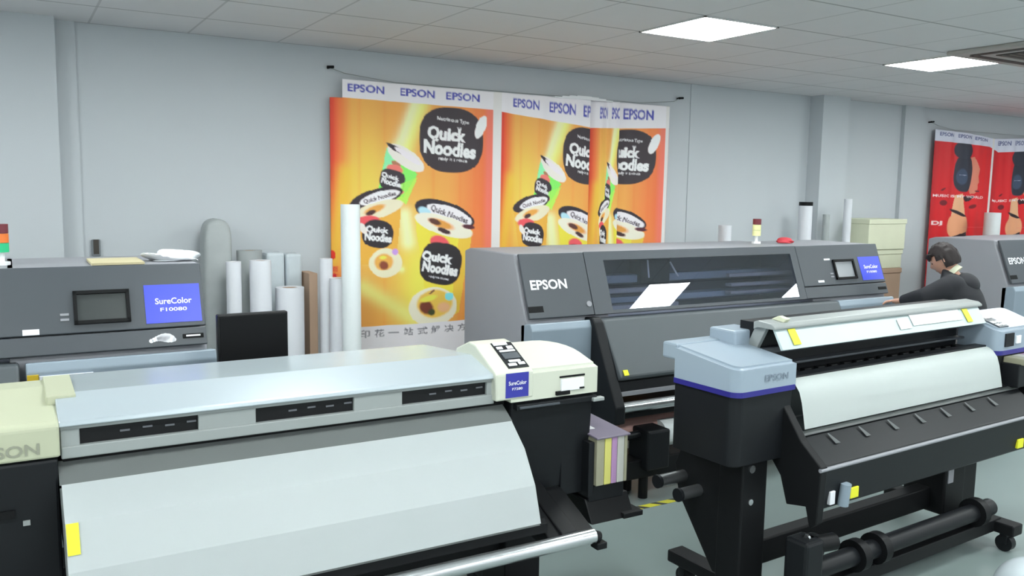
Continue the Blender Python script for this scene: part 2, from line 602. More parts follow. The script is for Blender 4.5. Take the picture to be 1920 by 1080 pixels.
def noodle_panel():
    # v: 0 = top of cloth (z 2.69), header to VH, art to VF, footer to 1
    P = Panel(2.14 / 1.37)
    VH, VF = 0.062, 0.872
    A = lambda t: VH + (VF - VH) * t          # art fraction -> v
    H = VF - VH
    P.mix(np.ones(P.u.shape), (240, 158, 76))
    a = (P.v - VH) / H
    # warm gradients of the print
    P.mix(np.exp(-((P.u - 0.22) / 0.14) ** 2 - ((a - 0.42) / 0.3) ** 2) * 0.75, (252, 212, 84))
    P.mix(np.exp(-((P.u - 0.55) / 0.16) ** 2 - ((a - 0.8) / 0.3) ** 2) * 0.9, (255, 226, 90))
    P.mix(np.clip((P.u - 0.72) / 0.3, 0, 1) * np.clip(1.15 - np.abs(a - 0.3), 0, 1) * 0.95, (238, 92, 56))
    P.mix(np.clip(1.25 - P.u / 0.11, 0, 1) * np.clip(1.3 - a * 0.9, 0, 1), (222, 62, 34))
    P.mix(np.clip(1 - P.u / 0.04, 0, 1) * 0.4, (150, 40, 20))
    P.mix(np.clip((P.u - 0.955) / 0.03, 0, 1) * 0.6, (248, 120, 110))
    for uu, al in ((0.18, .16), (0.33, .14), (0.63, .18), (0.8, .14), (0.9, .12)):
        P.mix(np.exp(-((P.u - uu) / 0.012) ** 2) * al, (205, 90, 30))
    P.glow((0.54, A(-0.02)), (0.41, A(0.24)), 0.045, (255, 250, 205), 0.95)
    P.glow((0.57, A(-0.02)), (0.47, A(0.2)), 0.05, (255, 230, 110), 0.7)
    P.glow((0.40, A(0.24)), (0.35, A(0.42)), 0.06, (255, 236, 130), 0.6)
    P.glow((0.10, A(0.32)), (0.03, A(0.7)), 0.05, (240, 196, 60), 0.7)
    P.glow((0.17, A(0.685)), (0.43, A(0.745)), 0.02, (255, 240, 170), 0.8)
    P.glow((0.2, A(0.82)), (0.5, A(0.97)), 0.05, (252, 226, 130), 0.8)
    P.glow((0.45, A(0.5)), (0.47, A(0.62)), 0.045, (255, 244, 190), 0.8)
    # black badge
    P.ell(0.745, A(0.155), 0.205, 0.148 * H, (52, 42, 48), 0, 0.02, 2.6)
    P.text('Nutritious Type', 0.755, A(0.066), 0.20, 0.020 * H, (240, 236, 238), 4, 0.01)
    P.text('THE', 0.79, A(0.100), 0.03, 0.012 * H, (240, 236, 238), 4)
    P.text('Quick', 0.715, A(0.133), 0.245, 0.070 * H, (250, 240, 244), 4, 0.05)
    P.text('Noodles', 0.735, A(0.196), 0.335, 0.066 * H, (252, 250, 252), 4, 0.045)
    P.text('ready in a minute', 0.755, A(0.245), 0.18, 0.018 * H, (240, 236, 238), 3, 0.01)
    P.ell(0.935, A(0.085), 0.032, 0.058 * H, (252, 238, 238), 24, 0.1)
    # green cup, upper left
    P.poly([(0.345, A(0.20)), (0.53, A(0.315)), (0.44, A(0.42)), (0.29, A(0.385))], (130, 240, 100))
    P.poly([(0.345, A(0.20)), (0.40, A(0.23)), (0.36, A(0.32)), (0.31, A(0.33))], (140, 250, 170))
    P.ell(0.46, A(0.245), 0.125, 0.040 * H, (250, 222, 214), 30, 0.06)
    P.ell(0.44, A(0.222), 0.11, 0.012 * H, (44, 36, 44), 27, 0.12)
    P.ell(0.47, A(0.235), 0.09, 0.014 * H, (236, 220, 224), 30, 0.12)
    P.ell(0.40, A(0.272), 0.035, 0.012 * H, (176, 120, 90), 28, 0.3)
    P.ell(0.39, A(0.298), 0.055, 0.024 * H, (240, 120, 110), 10, 0.2)
    P.ell(0.375, A(0.345), 0.078, 0.046 * H, (54, 44, 52), 12, 0.08, 3)
    P.text('Quick', 0.365, A(0.330), 0.11, 0.026 * H, (244, 240, 246), 14, 0.04)
    P.text('Noodles', 0.375, A(0.357), 0.13, 0.026 * H, (244, 240, 246), 14, 0.04)
    P.poly([(0.43, A(0.36)), (0.53, A(0.33)), (0.46, A(0.45)), (0.40, A(0.43))], (160, 240, 90), .8)
    P.ell(0.40, A(0.40), 0.05, 0.016 * H, (240, 120, 120), -6, 0.2)
    # left cup
    P.poly([(0.13, A(0.475)), (0.43, A(0.44)), (0.40, A(0.72)), (0.19, A(0.72))], (246, 172, 66))
    P.ell(0.28, A(0.425), 0.165, 0.040 * H, (46, 36, 44), -16, 0.05)
    P.ell(0.30, A(0.423), 0.125, 0.026 * H, (236, 226, 232), -16, 0.08)
    P.text('Quick Noodles', 0.30, A(0.424), 0.20, 0.022 * H, (70, 60, 68), -14, 0.03)
    P.ell(0.29, A(0.478), 0.155, 0.036 * H, (252, 220, 190), -16, 0.08)
    P.ell(0.27, A(0.475), 0.08, 0.018 * H, (226, 160, 70), -18, 0.4)
    P.ell(0.245, A(0.49), 0.035, 0.012 * H, (70, 40, 40), -18, 0.3)
    P.ell(0.23, A(0.525), 0.075, 0.026 * H, (236, 84, 92), -4, 0.2)
    P.ell(0.29, A(0.585), 0.095, 0.062 * H, (44, 38, 44), 8, 0.05, 2.6)
    P.text('Quick', 0.285, A(0.567), 0.14, 0.034 * H, (240, 238, 246), 6, 0.045)
    P.text('Noodles', 0.292, A(0.600), 0.165, 0.034 * H, (240, 238, 246), 6, 0.045)
    P.ell(0.20, A(0.56), 0.02, 0.03 * H, (252, 222, 216), -30, 0.2)
    P.ell(0.335, A(0.715), 0.10, 0.066 * H, (252, 222, 190), 0, 0.05)
    P.ell(0.325, A(0.71), 0.065, 0.042 * H, (232, 170, 80), 0, 0.2)
    P.ell(0.325, A(0.725), 0.036, 0.022 * H, (140, 70, 50), 16, 0.35)
    P.ell(0.32, A(0.69), 0.03, 0.012 * H, (236, 220, 90), 0, 0.4)
    P.ell(0.395, A(0.665), 0.020, 0.016 * H, (196, 150, 220), 0, 0.3)
    # right cup
    P.poly([(0.51, A(0.50)), (0.89, A(0.57)), (0.80, A(0.96)), (0.60, A(0.98))], (252, 214, 70))
    P.poly([(0.80, A(0.57)), (0.89, A(0.57)), (0.80, A(0.96)), (0.74, A(0.96))], (250, 178, 66), .7)
    P.ell(0.705, A(0.495), 0.20, 0.058 * H, (40, 32, 44), 16, 0.04)
    P.ell(0.735, A(0.497), 0.155, 0.036 * H, (232, 224, 232), 18, 0.07)
    P.text('Quick Noodles', 0.735, A(0.498), 0.25, 0.032 * H, (76, 66, 74), 19, 0.03)
    P.ell(0.575, A(0.485), 0.05, 0.022 * H, (176, 216, 236), 24, 0.25)
    P.ell(0.70, A(0.548), 0.195, 0.044 * H, (252, 224, 206), 16, 0.06)
    P.ell(0.68, A(0.540), 0.10, 0.022 * H, (216, 150, 66), 17, 0.4)
    P.ell(0.64, A(0.530), 0.05, 0.014 * H, (90, 50, 42), 17, 0.3)
    P.ell(0.70, A(0.572), 0.05, 0.014 * H, (60, 36, 40), 22, 0.3)
    P.ell(0.86, A(0.553), 0.05, 0.012 * H, (80, 30, 44), 8, 0.3)
    P.ell(0.67, A(0.625), 0.07, 0.034 * H, (234, 88, 96), 14, 0.2)
    P.ell(0.68, A(0.725), 0.135, 0.098 * H, (42, 38, 42), 12, 0.04, 2.8)
    P.text('Quick', 0.655, A(0.698), 0.20, 0.052 * H, (238, 238, 246), 10, 0.05)
    P.text('Noodles', 0.675, A(0.748), 0.235, 0.050 * H, (238, 238, 246), 10, 0.05)
    P.text('ready in a minute', 0.665, A(0.79), 0.13, 0.014 * H, (238, 238, 246), 10, 0.01)
    P.ell(0.63, A(0.925), 0.155, 0.092 * H, (252, 222, 200), 0, 0.04)
    P.ell(0.64, A(0.91), 0.115, 0.066 * H, (246, 190, 84), 0, 0.14)
    P.ell(0.585, A(0.925), 0.055, 0.036 * H, (116, 58, 44), 30, 0.3)
    P.ell(0.62, A(0.95), 0.03, 0.018 * H, (60, 70, 40), 0, 0.4)
    P.ell(0.60, A(0.885), 0.07, 0.016 * H, (246, 222, 90), -10, 0.4)
    P.ell(0.70, A(0.93), 0.05, 0.03 * H, (246, 176, 130), 0, 0.4)
    P.text('/', 0.62, A(0.855), 0.04, 0.028 * H, (120, 80, 60), 20)
    P.ell(0.735, A(0.880), 0.030, 0.022 * H, (130, 220, 226), 0, 0.25)
    # red seal and characters at the left edge
    P.ell(0.02, A(0.675), 0.024, 0.024 * H, (214, 40, 20), 0, 0.2)
    P.text('面', 0.035, A(0.735), 0.04, 0.022 * H, (214, 30, 50), 0, 0.02)
    P.text('食', 0.035, A(0.765), 0.04, 0.022 * H, (214, 30, 50), 0, 0.02)
    # white header and footer
    P.mix((P.v < VH) * 1.0, (226, 222, 226))
    P.mix((P.v > VF) * 1.0, (222, 218, 222))
    for uu in (0.22, 0.53, 0.815):
        P.text('EPSON', uu, 0.027, 0.215, 0.025, (74, 76, 168), 0, 0.03)
        P.mix(((np.abs(P.v - 0.0475) < 0.0012) & (np.abs(P.u - uu) < 0.1)) * 0.5, (120, 120, 170))
    for i, ch in enumerate('数码印花一站式解决方案'):
        P.text(ch, 0.035 + i * 0.0875, 0.898, 0.06, 0.030 if ch != '一' else 0.004, (112, 110, 118), 0, 0.015)
    return P.c


def red_panel():
    P = Panel(2.14 / 1.25)
    P.mix(np.ones(P.u.shape), (206, 26, 34))
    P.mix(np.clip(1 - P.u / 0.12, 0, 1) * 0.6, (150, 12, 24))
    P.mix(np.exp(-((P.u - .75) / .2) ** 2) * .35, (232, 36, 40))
    # plain profile of a person with big headphones
    P.poly([(.60, .14), (.70, .13), (.80, .20), (.78, .24), (.80, .275), (.77, .285), (.78, .31), (.74, .34), (.66, .345), (.58, .30)], (214, 128, 104))
    P.ell(0.52, 0.23, 0.155, 0.105, (40, 42, 56), 6, 0.06, 2.6)
    P.ell(0.50, 0.10, 0.16, 0.05, (44, 46, 60), 0, 0.1)
    P.ell(0.49, 0.25, 0.10, 0.05, (58, 72, 96), 0, 0.2)
    P.text('~', 0.50, 0.24, 0.12, 0.006, (170, 170, 190))
    P.poly([(.40, .355), (.52, .345), (.56, .44), (.60, .50), (.36, .50)], (222, 170, 130))
    P.ell(0.48, 0.53, 0.17, 0.075, (226, 160, 120), 0, 0.1)
    P.ell(0.47, 0.455, 0.15, 0.010, (40, 24, 34), 14, 0.2)
    P.poly([(.52, .36), (.74, .355), (.66, .385), (.56, .39)], (50, 22, 34))
    P.ell(0.22, 0.40, 0.06, 0.016, (110, 16, 30), 0, 0.2)
    P.ell(0.72, 0.415, 0.07, 0.012, (120, 14, 26), -10, 0.2)
    P.ell(0.2, 0.325, 0.04, 0.006, (110, 16, 30), -20, 0.2)
    P.ell(0.78, 0.325, 0.05, 0.005, (110, 16, 30), 0, 0.2)
    P.poly([(.32, .60), (.62, .56), (.70, .68), (.26, .68)], (36, 22, 30))
    P.text('MUSIC IS MY WORLD', 0.48, 0.36, 0.86, 0.013, (236, 214, 214), 0, 0.02)
    P.text('DJ', 0.14, 0.515, 0.17, 0.028, (240, 200, 200), 0, 0.04)
    P.mix(((np.abs(P.v - .535) < .0015) & (P.u > .55)) * .5, (240, 120, 120))
    P.mix((P.v < 0.062) * 1.0, (206, 208, 222))
    P.mix((P.v > 0.9) * 1.0, (206, 202, 206))
    for uu in (0.20, 0.50, 0.80):
        P.text('EPSON', uu, 0.022, 0.22, 0.020, (84, 92, 140), 0, 0.03)
    P.mix((np.abs(P.v - 0.05) < 0.001) * .4, (120, 120, 150))
    return P.c


def banner(name, label, art, keys, ztop, zart, zbot, VH, group, nseg_scale=230, corner=0.0, shift=0.015):
    """keys: (s, x, y): s runs along the cloth in repeats, the last 5 % of each repeat is a white border"""
    ks = np.array([k_[0] for k_ in keys])
    n = int((ks[-1] - ks[0]) * nseg_scale)
    s = np.linspace(ks[0], ks[-1], n)
    X = np.interp(s, ks, [k_[1] for k_ in keys])
    Y = np.interp(s, ks, [k_[2] for k_ in keys])
    SC = 0.988         # the cloth hangs clear of the wall
    # round the folds
    ker = np.array([1, 2, 3, 2, 1.]) / 9
    for _ in range(2):
        X[2:-2] = np.convolve(X, ker, 'same')[2:-2]
        Y[2:-2] = np.convolve(Y, ker, 'same')[2:-2]
    Y = Y + 0.006 * np.sin(s * 23) + 0.004 * np.sin(s * 41 + 1)
    nv = 360
    v = np.linspace(0, 1, nv)
    zt = np.interp(X, [z[0] for z in ztop], [z[1] for z in ztop])
    za = np.interp(X, [z[0] for z in zart], [z[1] for z in zart])
    Z = np.where(v[:, None] < VH, zt + (za - zt) * (v[:, None] / VH), za + (zbot - za) * ((v[:, None] - VH) / (1 - VH)))
    # the hem moves a little more than the top
    YY = Y[None, :] + (v[:, None] ** 1.5) * 0.02 * np.sin(s * 9)[None, :]
    Z = (Z - 1.9) * SC + 1.9
    X = X * SC
    co = np.stack([np.broadcast_to(X, Z.shape), YY, Z], -1).reshape(-1, 3)
    k0 = np.floor(s + 1e-9)
    uu = (s - k0) / 0.95
    us = np.where(uu <= 1, np.clip(uu + shift, 0, 1), uu)
    iu = np.clip((us * NU).astype(int), 0, NU - 1)
    iv = np.clip((v * NV).astype(int), 0, NV - 1)
    c = np.minimum(art[iv][:, iu] * 1.18, 0.92)
    c[:, uu > 1.0] = np.array(L3((236, 232, 230)))
    idx = np.arange(nv * n).reshape(nv, n)
    f = np.stack([idx[:-1, :-1], idx[1:, :-1], idx[1:, 1:], idx[:-1, 1:]], -1).reshape(-1, 4)
    fold = (v[f[:, 0] // n] < VH) & (s[f[:, 0] % n] < corner)      # corner of the header folded back
    f = f[~fold]
    o0 = Vector((float(X.mean()), WALL - 0.08, float(zbot)))
    me = bpy.data.meshes.new(name)
    me.from_pydata((co - np.array(o0)).tolist(), [], f.tolist())
    at = me.color_attributes.new('print', 'FLOAT_COLOR', 'POINT')
    rgba = np.ones((nv * n, 4), np.float32)
    rgba[:, :3] = c.reshape(-1, 3)
    at.data.foreach_set('color', rgba.ravel())
    me.shade_smooth()
    me.materials.append(MT['print'])
    o = bpy.data.objects.new(name, me)
    o.location = o0
    COL.objects.link(o)
    sm = o.modifiers.new('thickness', 'SOLIDIFY')
    sm.thickness = 0.002
    sm.offset = 1
    return tag(o, label, 'banner', group)


Y0 = WALL - 0.075
keysA = [(0, 2.09, Y0 + .02), (.04, 2.14, Y0 - .01), (.5, 2.80, Y0), (.95, 3.46, Y0), (1.0, 3.537, Y0),
         (1.4, 4.02, Y0 - .01), (1.722, 4.43, Y0 - .02), (1.735, 4.435, Y0 + .005), (1.80, 4.37, Y0 + .04), (1.9, 4.36, Y0 + .055), (1.985, 4.435, Y0 + .05),
         (2.04, 4.50, Y0 + .02), (2.11, 4.565, Y0 + .03), (2.26, 4.61, Y0 - .005), (2.42, 4.67, Y0), (2.52, 4.735, Y0 - .03), (2.535, 4.74, Y0 - .015),
         (2.575, 4.70, Y0 + .02), (2.62, 4.74, Y0 + .025), (2.68, 4.83, Y0), (2.95, 5.29, Y0), (3.0, 5.335, Y0 + .01)]
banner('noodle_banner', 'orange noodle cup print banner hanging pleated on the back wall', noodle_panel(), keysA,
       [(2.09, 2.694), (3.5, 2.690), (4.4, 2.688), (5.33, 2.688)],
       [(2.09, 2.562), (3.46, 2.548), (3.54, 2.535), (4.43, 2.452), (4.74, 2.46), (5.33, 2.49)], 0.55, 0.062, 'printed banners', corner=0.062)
nb = bpy.data.objects['noodle_banner']
bm = new()  # raised white strip stands for the sheen on the banner's top edge
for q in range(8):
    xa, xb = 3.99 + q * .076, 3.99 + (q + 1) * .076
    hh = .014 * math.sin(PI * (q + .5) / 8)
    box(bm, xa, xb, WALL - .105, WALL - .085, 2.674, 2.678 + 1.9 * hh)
hm = finish('hem_sheen', bm, 'white', nb, Frame(nb.location))
hm['label'] = 'white strip standing for the sheen along the top hem'
keysB = [(0, 9.38, Y0 + .01), (.5, 9.98, Y0 - .015), (.95, 10.55, Y0 + .01), (1.0, 10.60, Y0 + .03), (1.3, 10.95, Y0), (1.95, 11.75, Y0), (2.0, 11.8, Y0)]
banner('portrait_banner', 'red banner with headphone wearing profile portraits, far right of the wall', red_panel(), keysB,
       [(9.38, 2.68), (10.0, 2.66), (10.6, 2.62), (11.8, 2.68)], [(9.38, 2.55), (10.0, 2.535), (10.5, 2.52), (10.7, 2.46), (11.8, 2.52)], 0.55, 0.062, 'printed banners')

# cords the banners hang from
for nm, lab, xa, xb, za, sag in (('banner_cord', 'thin cord on two dark wall hooks holding the orange banner', 2.07, 5.42, 2.765, 0.075),
                                 ('banner_cord', 'thin cord on dark wall hook holding the red banner', 9.22, 11.95, 2.75, 0.075)):
    fr = Frame(((xa + xb) / 2, WALL, za))
    t = thing(nm, lab, 'cord', fr)
    bm = new()
    pts = [(xa, WALL - .03, za)] + [(xa + (xb - xa) * q, WALL - 0.068, za - sag * (1 if .04 < q < .96 else .5)) for q in (.03, .15, .5, .85, .97)] + [(xb, WALL - .03, za)]
    for p, q in zip(pts[:-1], pts[1:]):
        tube(bm, p, q, 0.003, 8)
    finish('cord', bm, 'silver_low', t, fr)
    for x in (xa, xb):
        bm = new()
        tube(bm, (x, WALL, za), (x, WALL - 0.05, za), 0.009, 10)
        tube(bm, (x - .02, WALL - 0.045, za), (x + .03, WALL - 0.045, za + .004), 0.010, 10)
        finish('hook', bm, 'slot', t, fr)


# ------------------------------------------------------------------ wide floor printers of the rear row
FY0, FZ0, FY1, FZ1 = 4.40, 1.515, 4.25, 1.13       # top and bottom of the sloping front


def fpt(x, z, out=0.0):
    k_ = (z - FZ1) / (FZ0 - FZ1)
    n = Vector((0, -0.9318, 0.3630))
    p = Vector((x, FY1 + (FY0 - FY1) * k_, z)) + n * out
    return p


def fquad(x0, x1, z0, z1, out=0.0):
    return [fpt(x0, z0, out), fpt(x1, z0, out), fpt(x1, z1, out), fpt(x0, z1, out)]


def wide_printer(dx, label, left=True, right=True, blue='blue', lit=True, extras=True, side='grey_side', tower='dim'):
    X0, X1 = 2.62 + dx, 5.945 + dx
    fr = Frame(((X0 + X1) / 2, 4.6, 0))
    t = thing('wide_format_printer', label, 'printer', fr, 'grey wide format printers along the wall')
    # cabinet: two end housings and the beam between, one shell
    bm = new()
    prof = [(5.06, 0.35), (5.06, 1.495), (4.99, 1.515), (4.42, 1.515), (4.27, 1.12), (4.30, 0.35)]
    prism(bm, prof, X0, X0 + 0.62, 'x', 0.01)
    prism(bm, prof, X1 - 0.83, X1, 'x', 0.01)
    box(bm, X0 + 0.6, X1 - 0.8, 4.42, 5.06, 1.475, 1.515)
    box(bm, X0 + 0.6, X1 - 0.8, 4.95, 5.06, 0.9, 1.48)
    box(bm, X0 + 0.6, X1 - 0.8, 4.30, 5.0, 0.80, 1.10)
    finish('cabinet', bm, side, t, fr)
    # sloping front: left door, right console, frame round the window
    wx0, wx1, wz0, wz1 = 3.245 + dx, 4.945 + dx, 1.155, 1.458
    bm = new()
    slab(bm, fquad(X0 + 0.01, 3.10 + dx, 1.135, 1.512, 0.0), 0.02, 0.004)
    d = finish('left_door', bm, 'grey_dark', t, fr)
    bm = new(); lettering(bm, 'EPSON', fpt(2.672 + dx, 1.298, 0.021), (1, 0, 0), fpt(0, 1) - fpt(0, 0), 0.262, 0.062, 0.03)
    finish('logo', bm, 'label_white', d, fr)
    bm = new(); slab(bm, fquad(2.63 + dx, 2.735 + dx, 1.17, 1.205, 0.018), 0.004, 0.001); finish('latch', bm, 'slot', d, fr)
    bm = new()
    tube(bm, fpt(3.07 + dx, 1.20, 0.015), fpt(3.07 + dx, 1.20, 0.027), 0.018, 16)
    finish('keyhole', bm, 'grey_side', d, fr)
    bm = new()
    for a in ((3.104 + dx, wx0, 1.135, 1.512), (wx1, 5.01 + dx, 1.135, 1.512), (wx0, wx1, 1.135, wz0), (wx0, wx1, wz1, 1.512)):
        slab(bm, fquad(*a, 0.0), 0.02)
    c = finish('front_cover', bm, 'grey_dark', t, fr)
    bm = new()
    slab(bm, [fpt(wx0, wz0, .012), fpt(wx1, wz0, .012), fpt(wx1, wz1, .012), fpt(wx0, wz1, .012)], 0.004)
    finish('window', bm, 'glass', c, fr)
    # inside the window: rails, carriage, belt cover
    bm = new()
    box(bm, X0 + 0.62, X1 - 0.83, 4.60, 4.72, 1.28, 1.335, 0.004)
    box(bm, X0 + 0.62, X1 - 0.83, 4.50, 4.62, 1.16, 1.20, 0.004)
    finish('carriage_rail', bm, 'grey_low', t, fr)
    bm = new(); box(bm, X0 + 0.62, X1 - 0.83, 4.80, 4.94, 1.0, 1.47); finish('back_plate', bm, 'interior', t, fr)
    bm = new(); box(bm, X0 + 0.62, 3.98 + dx, 4.46, 4.56, 1.115, 1.15, 0.004); box(bm, X0 + 0.62, 4.0 + dx, 4.44, 4.5, 1.235, 1.262, .004)
    box(bm, 4.45 + dx, X1 - .85, 4.44, 4.5, 1.18, 1.20, .003); box(bm, 4.45 + dx, X1 - .85, 4.44, 4.5, 1.235, 1.255, .003); box(bm, 4.45 + dx, X1 - .85, 4.46, 4.5, 1.30, 1.325, .003)
    finish('platen_bars', bm, 'grey_side', t, fr)
    bm = new()
    box(bm, 3.72 + dx, 3.98 + dx, 4.56, 4.70, 1.27, 1.44, 0.01)
    g = finish('carriage', bm, 'black', t, fr)
    bm = new()
    tube(bm, (3.74 + dx, 4.52, 1.44), (3.74 + dx, 4.50, 1.32), 0.006, 8)
    tube(bm, (3.94 + dx, 4.52, 1.42), (4.0 + dx, 4.50, 1.32), 0.006, 8)
    finish('ink_tube', bm, 'white', g, fr)
    # console with screen and label
    bm = new(); slab(bm, fquad(5.014 + dx, X1 - 0.005, 1.22, 1.512, 0.0), 0.022, 0.004); q = finish('console', bm, 'grey_dark', t, fr)
    bm = new(); slab(bm, fquad(5.014 + dx, X1 - 0.005, 1.135, 1.214, 0.0), 0.02, 0.003); q2 = finish('lower_flap', bm, 'grey_dark', t, fr)
    bm = new()
    for a in ((5.375, 5.61, 1.385, 1.40), (5.375, 5.61, 1.255, 1.27), (5.375, 5.39, 1.255, 1.40), (5.595, 5.61, 1.255, 1.40)):
        slab(bm, fquad(a[0] + dx, a[1] + dx, a[2], a[3], .02), 0.016)
    finish('screen_bezel', bm, 'slot', q, fr)
    bm = new(); slab(bm, fquad(5.39 + dx, 5.595 + dx, 1.27, 1.385, .02), 0.004); finish('screen', bm, 'screen_lit' if lit else 'screen', q, fr)
    bm = new()
    slab(bm, fquad(5.32 + dx, 5.355 + dx, 1.296, 1.306, .022), .004); slab(bm, fquad(5.32 + dx, 5.355 + dx, 1.274, 1.284, .022), .004)
    finish('button', bm, 'grey_side', q, fr)
    bm = new(); slab(bm, fquad(5.675 + dx, 5.925 + dx, 1.24, 1.415, .022), 0.002); bl = finish('label', bm, 'blue', q, fr)
    bl['label'] = 'blue label with white lettering'
    bm = new()
    sl = fpt(0, 1) - fpt(0, 0)
    lettering(bm, 'SureColor', fpt(5.72 + dx, 1.325, .0245), (1, 0, 0), sl, 0.165, 0.03, 0.02)
    lettering(bm, 'F10080', fpt(5.74 + dx, 1.292, .0245), (1, 0, 0), sl, 0.12, 0.018, 0.02)
    finish('lettering', bm, 'label_white', bl, fr)
    bm = new(); slab(bm, fquad(5.83 + dx, 5.925 + dx, 1.165, 1.185, .018), 0.006, .002); sl2 = finish('slot', bm, 'slot', q2, fr)
    if not lit:
        bm = new(); slab(bm, fquad(5.845 + dx, 5.91 + dx, 1.172, 1.179, .024), 0.002); finish('slot_light', bm, 'label_white', sl2, fr)
        bm = new()
        for i in range(9):
            a = i / 8
            tube(bm, fpt(5.69 + .1 * a + dx, 1.163 + .012 * math.sin(a * PI), .02), fpt(5.69 + .1 * a + dx, 1.163 + .012 * math.sin(a * PI), .0225), .010 + .012 * math.sin(a * a * PI), 14)
        finish('bird_sticker', bm, 'label_white', q2, fr)
        bm = new(); slab(bm, fquad(5.17 + dx, 5.235 + dx, 1.222, 1.246, .021), .003); finish('warning_sticker', bm, 'label_white', q, fr)
    else:
        bm = new(); slab(bm, fquad(5.29 + dx, 5.355 + dx, 1.40, 1.412, .021), .003); finish('status_light', bm, 'white', q, fr)
        bm = new(); slab(bm, fquad(5.17 + dx, 5.235 + dx, 1.242, 1.258, .021), .003); finish('warning_sticker', bm, 'label_white', q, fr)
    # pale lower cabinets left and right
    for a, bq in ((X0 + 0.0, 3.12 + dx), ((5.33 if lit else 5.175) + dx, X1 + 0.03)):
        bm = new()
        prism(bm, [(4.32, 0.30), (4.32, 1.10), (4.215, 1.115), (4.195, 1.075), (4.20, 0.30)], a, bq, 'x', 0.006)
        finish('lower_cabinet', bm, 'grey_low', t, fr)
    if not lit:
        bm = new(); box(bm, 5.225 + dx, 5.437 + dx, 4.185, 4.199, 1.00, 1.058); finish('paper_label', bm, 'label_white', t, fr)
        bm = new(); box(bm, 5.178 + dx, 5.222 + dx, 4.185, 4.199, 1.00, 1.066); finish('yellow_label', bm, 'yellow2', t, fr)
    # dark sloping heater cover with black cheek
    xe = (5.30 if lit else 5.15) + dx
    bm = new()
    prism(bm, [(4.30, 1.115), (4.19, 1.115), (3.985, 0.79), (4.0, 0.765), (4.24, 0.765)], 3.125 + dx, xe, 'x', 0.012)
    h = finish('heater_cover', bm, 'grey_dark2', t, fr)
    bm = new(); slab(bm, [(3.15 + dx, 3.985, .80), (3.185 + dx, 3.985, .80), (3.185 + dx, 4.005, .83), (3.15 + dx, 4.005, .83)], .004); finish('yellow_label', bm, 'yellow', h, fr)
    bm = new()
    prism(bm, [(4.34, 1.12), (4.20, 1.13), (4.17, 1.10), (3.93, 0.62), (3.93, 0.52), (4.34, 0.45)], 3.05 + dx, 3.125 + dx, 'x', 0.01)
    finish('side_cheek', bm, 'black', t, fr)
    bm = new(); prism(bm, [(4.30, 0.77), (4.02, 0.765), (4.0, 0.70), (4.30, 0.60)], 3.125 + dx, xe, 'x'); finish('lower_housing', bm, 'black', t, fr)
    bm = new(); box(bm, 3.125 + dx, xe, 3.99, 4.03, 0.672, 0.70, 0.003); finish('front_rail', bm, 'grey_side', t, fr)
    bm = new(); tube(bm, (3.125 + dx, 3.98, 0.605), (xe, 3.98, 0.605), 0.034, 24); finish('tension_roller', bm, 'metal', t, fr, True)
    bm = new(); prism(bm, [(4.30, .58), (4.0, .56), (4.0, .53), (4.3, .50)], 3.125 + dx, xe, 'x'); finish('lower_beam', bm, 'blackm', t, fr)
    # take-up roll below
    bm = new(); tube(bm, (3.2 + dx, 4.16, 0.42), (5.2 + dx, 4.16, 0.42), 0.085, 32); finish('media_roll', bm, 'pink', t, fr, True)
    bm = new(); tube(bm, (3.50 + dx, 4.07, 0.38), (5.0 + dx, 4.07, 0.38), 0.085, 32); finish('media_roll', bm, 'paper', t, fr, True)
    bm = new()
    box(bm, 3.30 + dx, 3.475 + dx, 3.92, 4.12, 0.20, 0.45, 0.015)
    tube(bm, (3.2 + dx, 4.02, .41), (3.3 + dx, 4.02, .41), .025, 16)
    finish('take_up_motor', bm, 'black', t, fr)
    bm = new(); box(bm, 3.08 + dx, 5.35 + dx, 3.98, 4.22, 0.14, 0.26, 0.01); finish('take_up_beam', bm, 'blackm', t, fr)
    for x in (X0 + .3, X1 - .3):
        for y in (4.38, 4.95):
            bm = new(); tube(bm, (x, y, 0), (x, y, 0.36), 0.05, 16); finish('foot', bm, 'blackm', t, fr)
    for x in (3.35 + dx, 5.2 + dx):
        for y in (4.02, 4.18):
            bm = new(); tube(bm, (x, y, 0), (x, y, 0.15), 0.03, 16); finish('foot', bm, 'blackm', t, fr)
    # signal tower on top
    if tower:
        xx, yy = 5.005 + dx, 4.75
        if tower == 'colour':
            xx, yy = -0.03, 4.62
        bm = new(); tube(bm, (xx, yy, 1.51), (xx, yy, 1.53), .035, 20); tube(bm, (xx, yy, 1.52), (xx, yy, 1.58), .012, 12)
        st = finish('signal_tower', bm, 'white', t, fr)
        cols = ('green', 'orange', 'maroon') if tower == 'colour' else ('lampyellow', 'lampyellow', 'maroon')
        for i, cc in enumerate(cols):
            bm = new(); tube(bm, (xx, yy, 1.575 + i * 0.044), (xx, yy, 1.617 + i * 0.044), .032, 20)
            finish('lamp_segment', bm, cc, st, fr, True)
    return t


wide_printer(0.0, 'grey wide printer with two-window front and brand name, in front of orange banner', lit=True)
wide_printer(-5.135, 'grey wide printer at left edge with blue label and dark touchscreen', lit=False, tower='colour')
wide_printer(5.03, 'grey wide printer at right edge, partly hidden by the person in black', lit=True, tower=None)

# things lying on the rear printers
fr = Frame((0.45, 4.55, 1.517))
bm = new(); box(bm, 0.33, 0.56, 4.42, 4.72, 1.517, 1.528)
single('cardboard_sheet', bm, 'tan', 'flat tan cardboard sheet on top of the left grey printer', 'cardboard', fr)


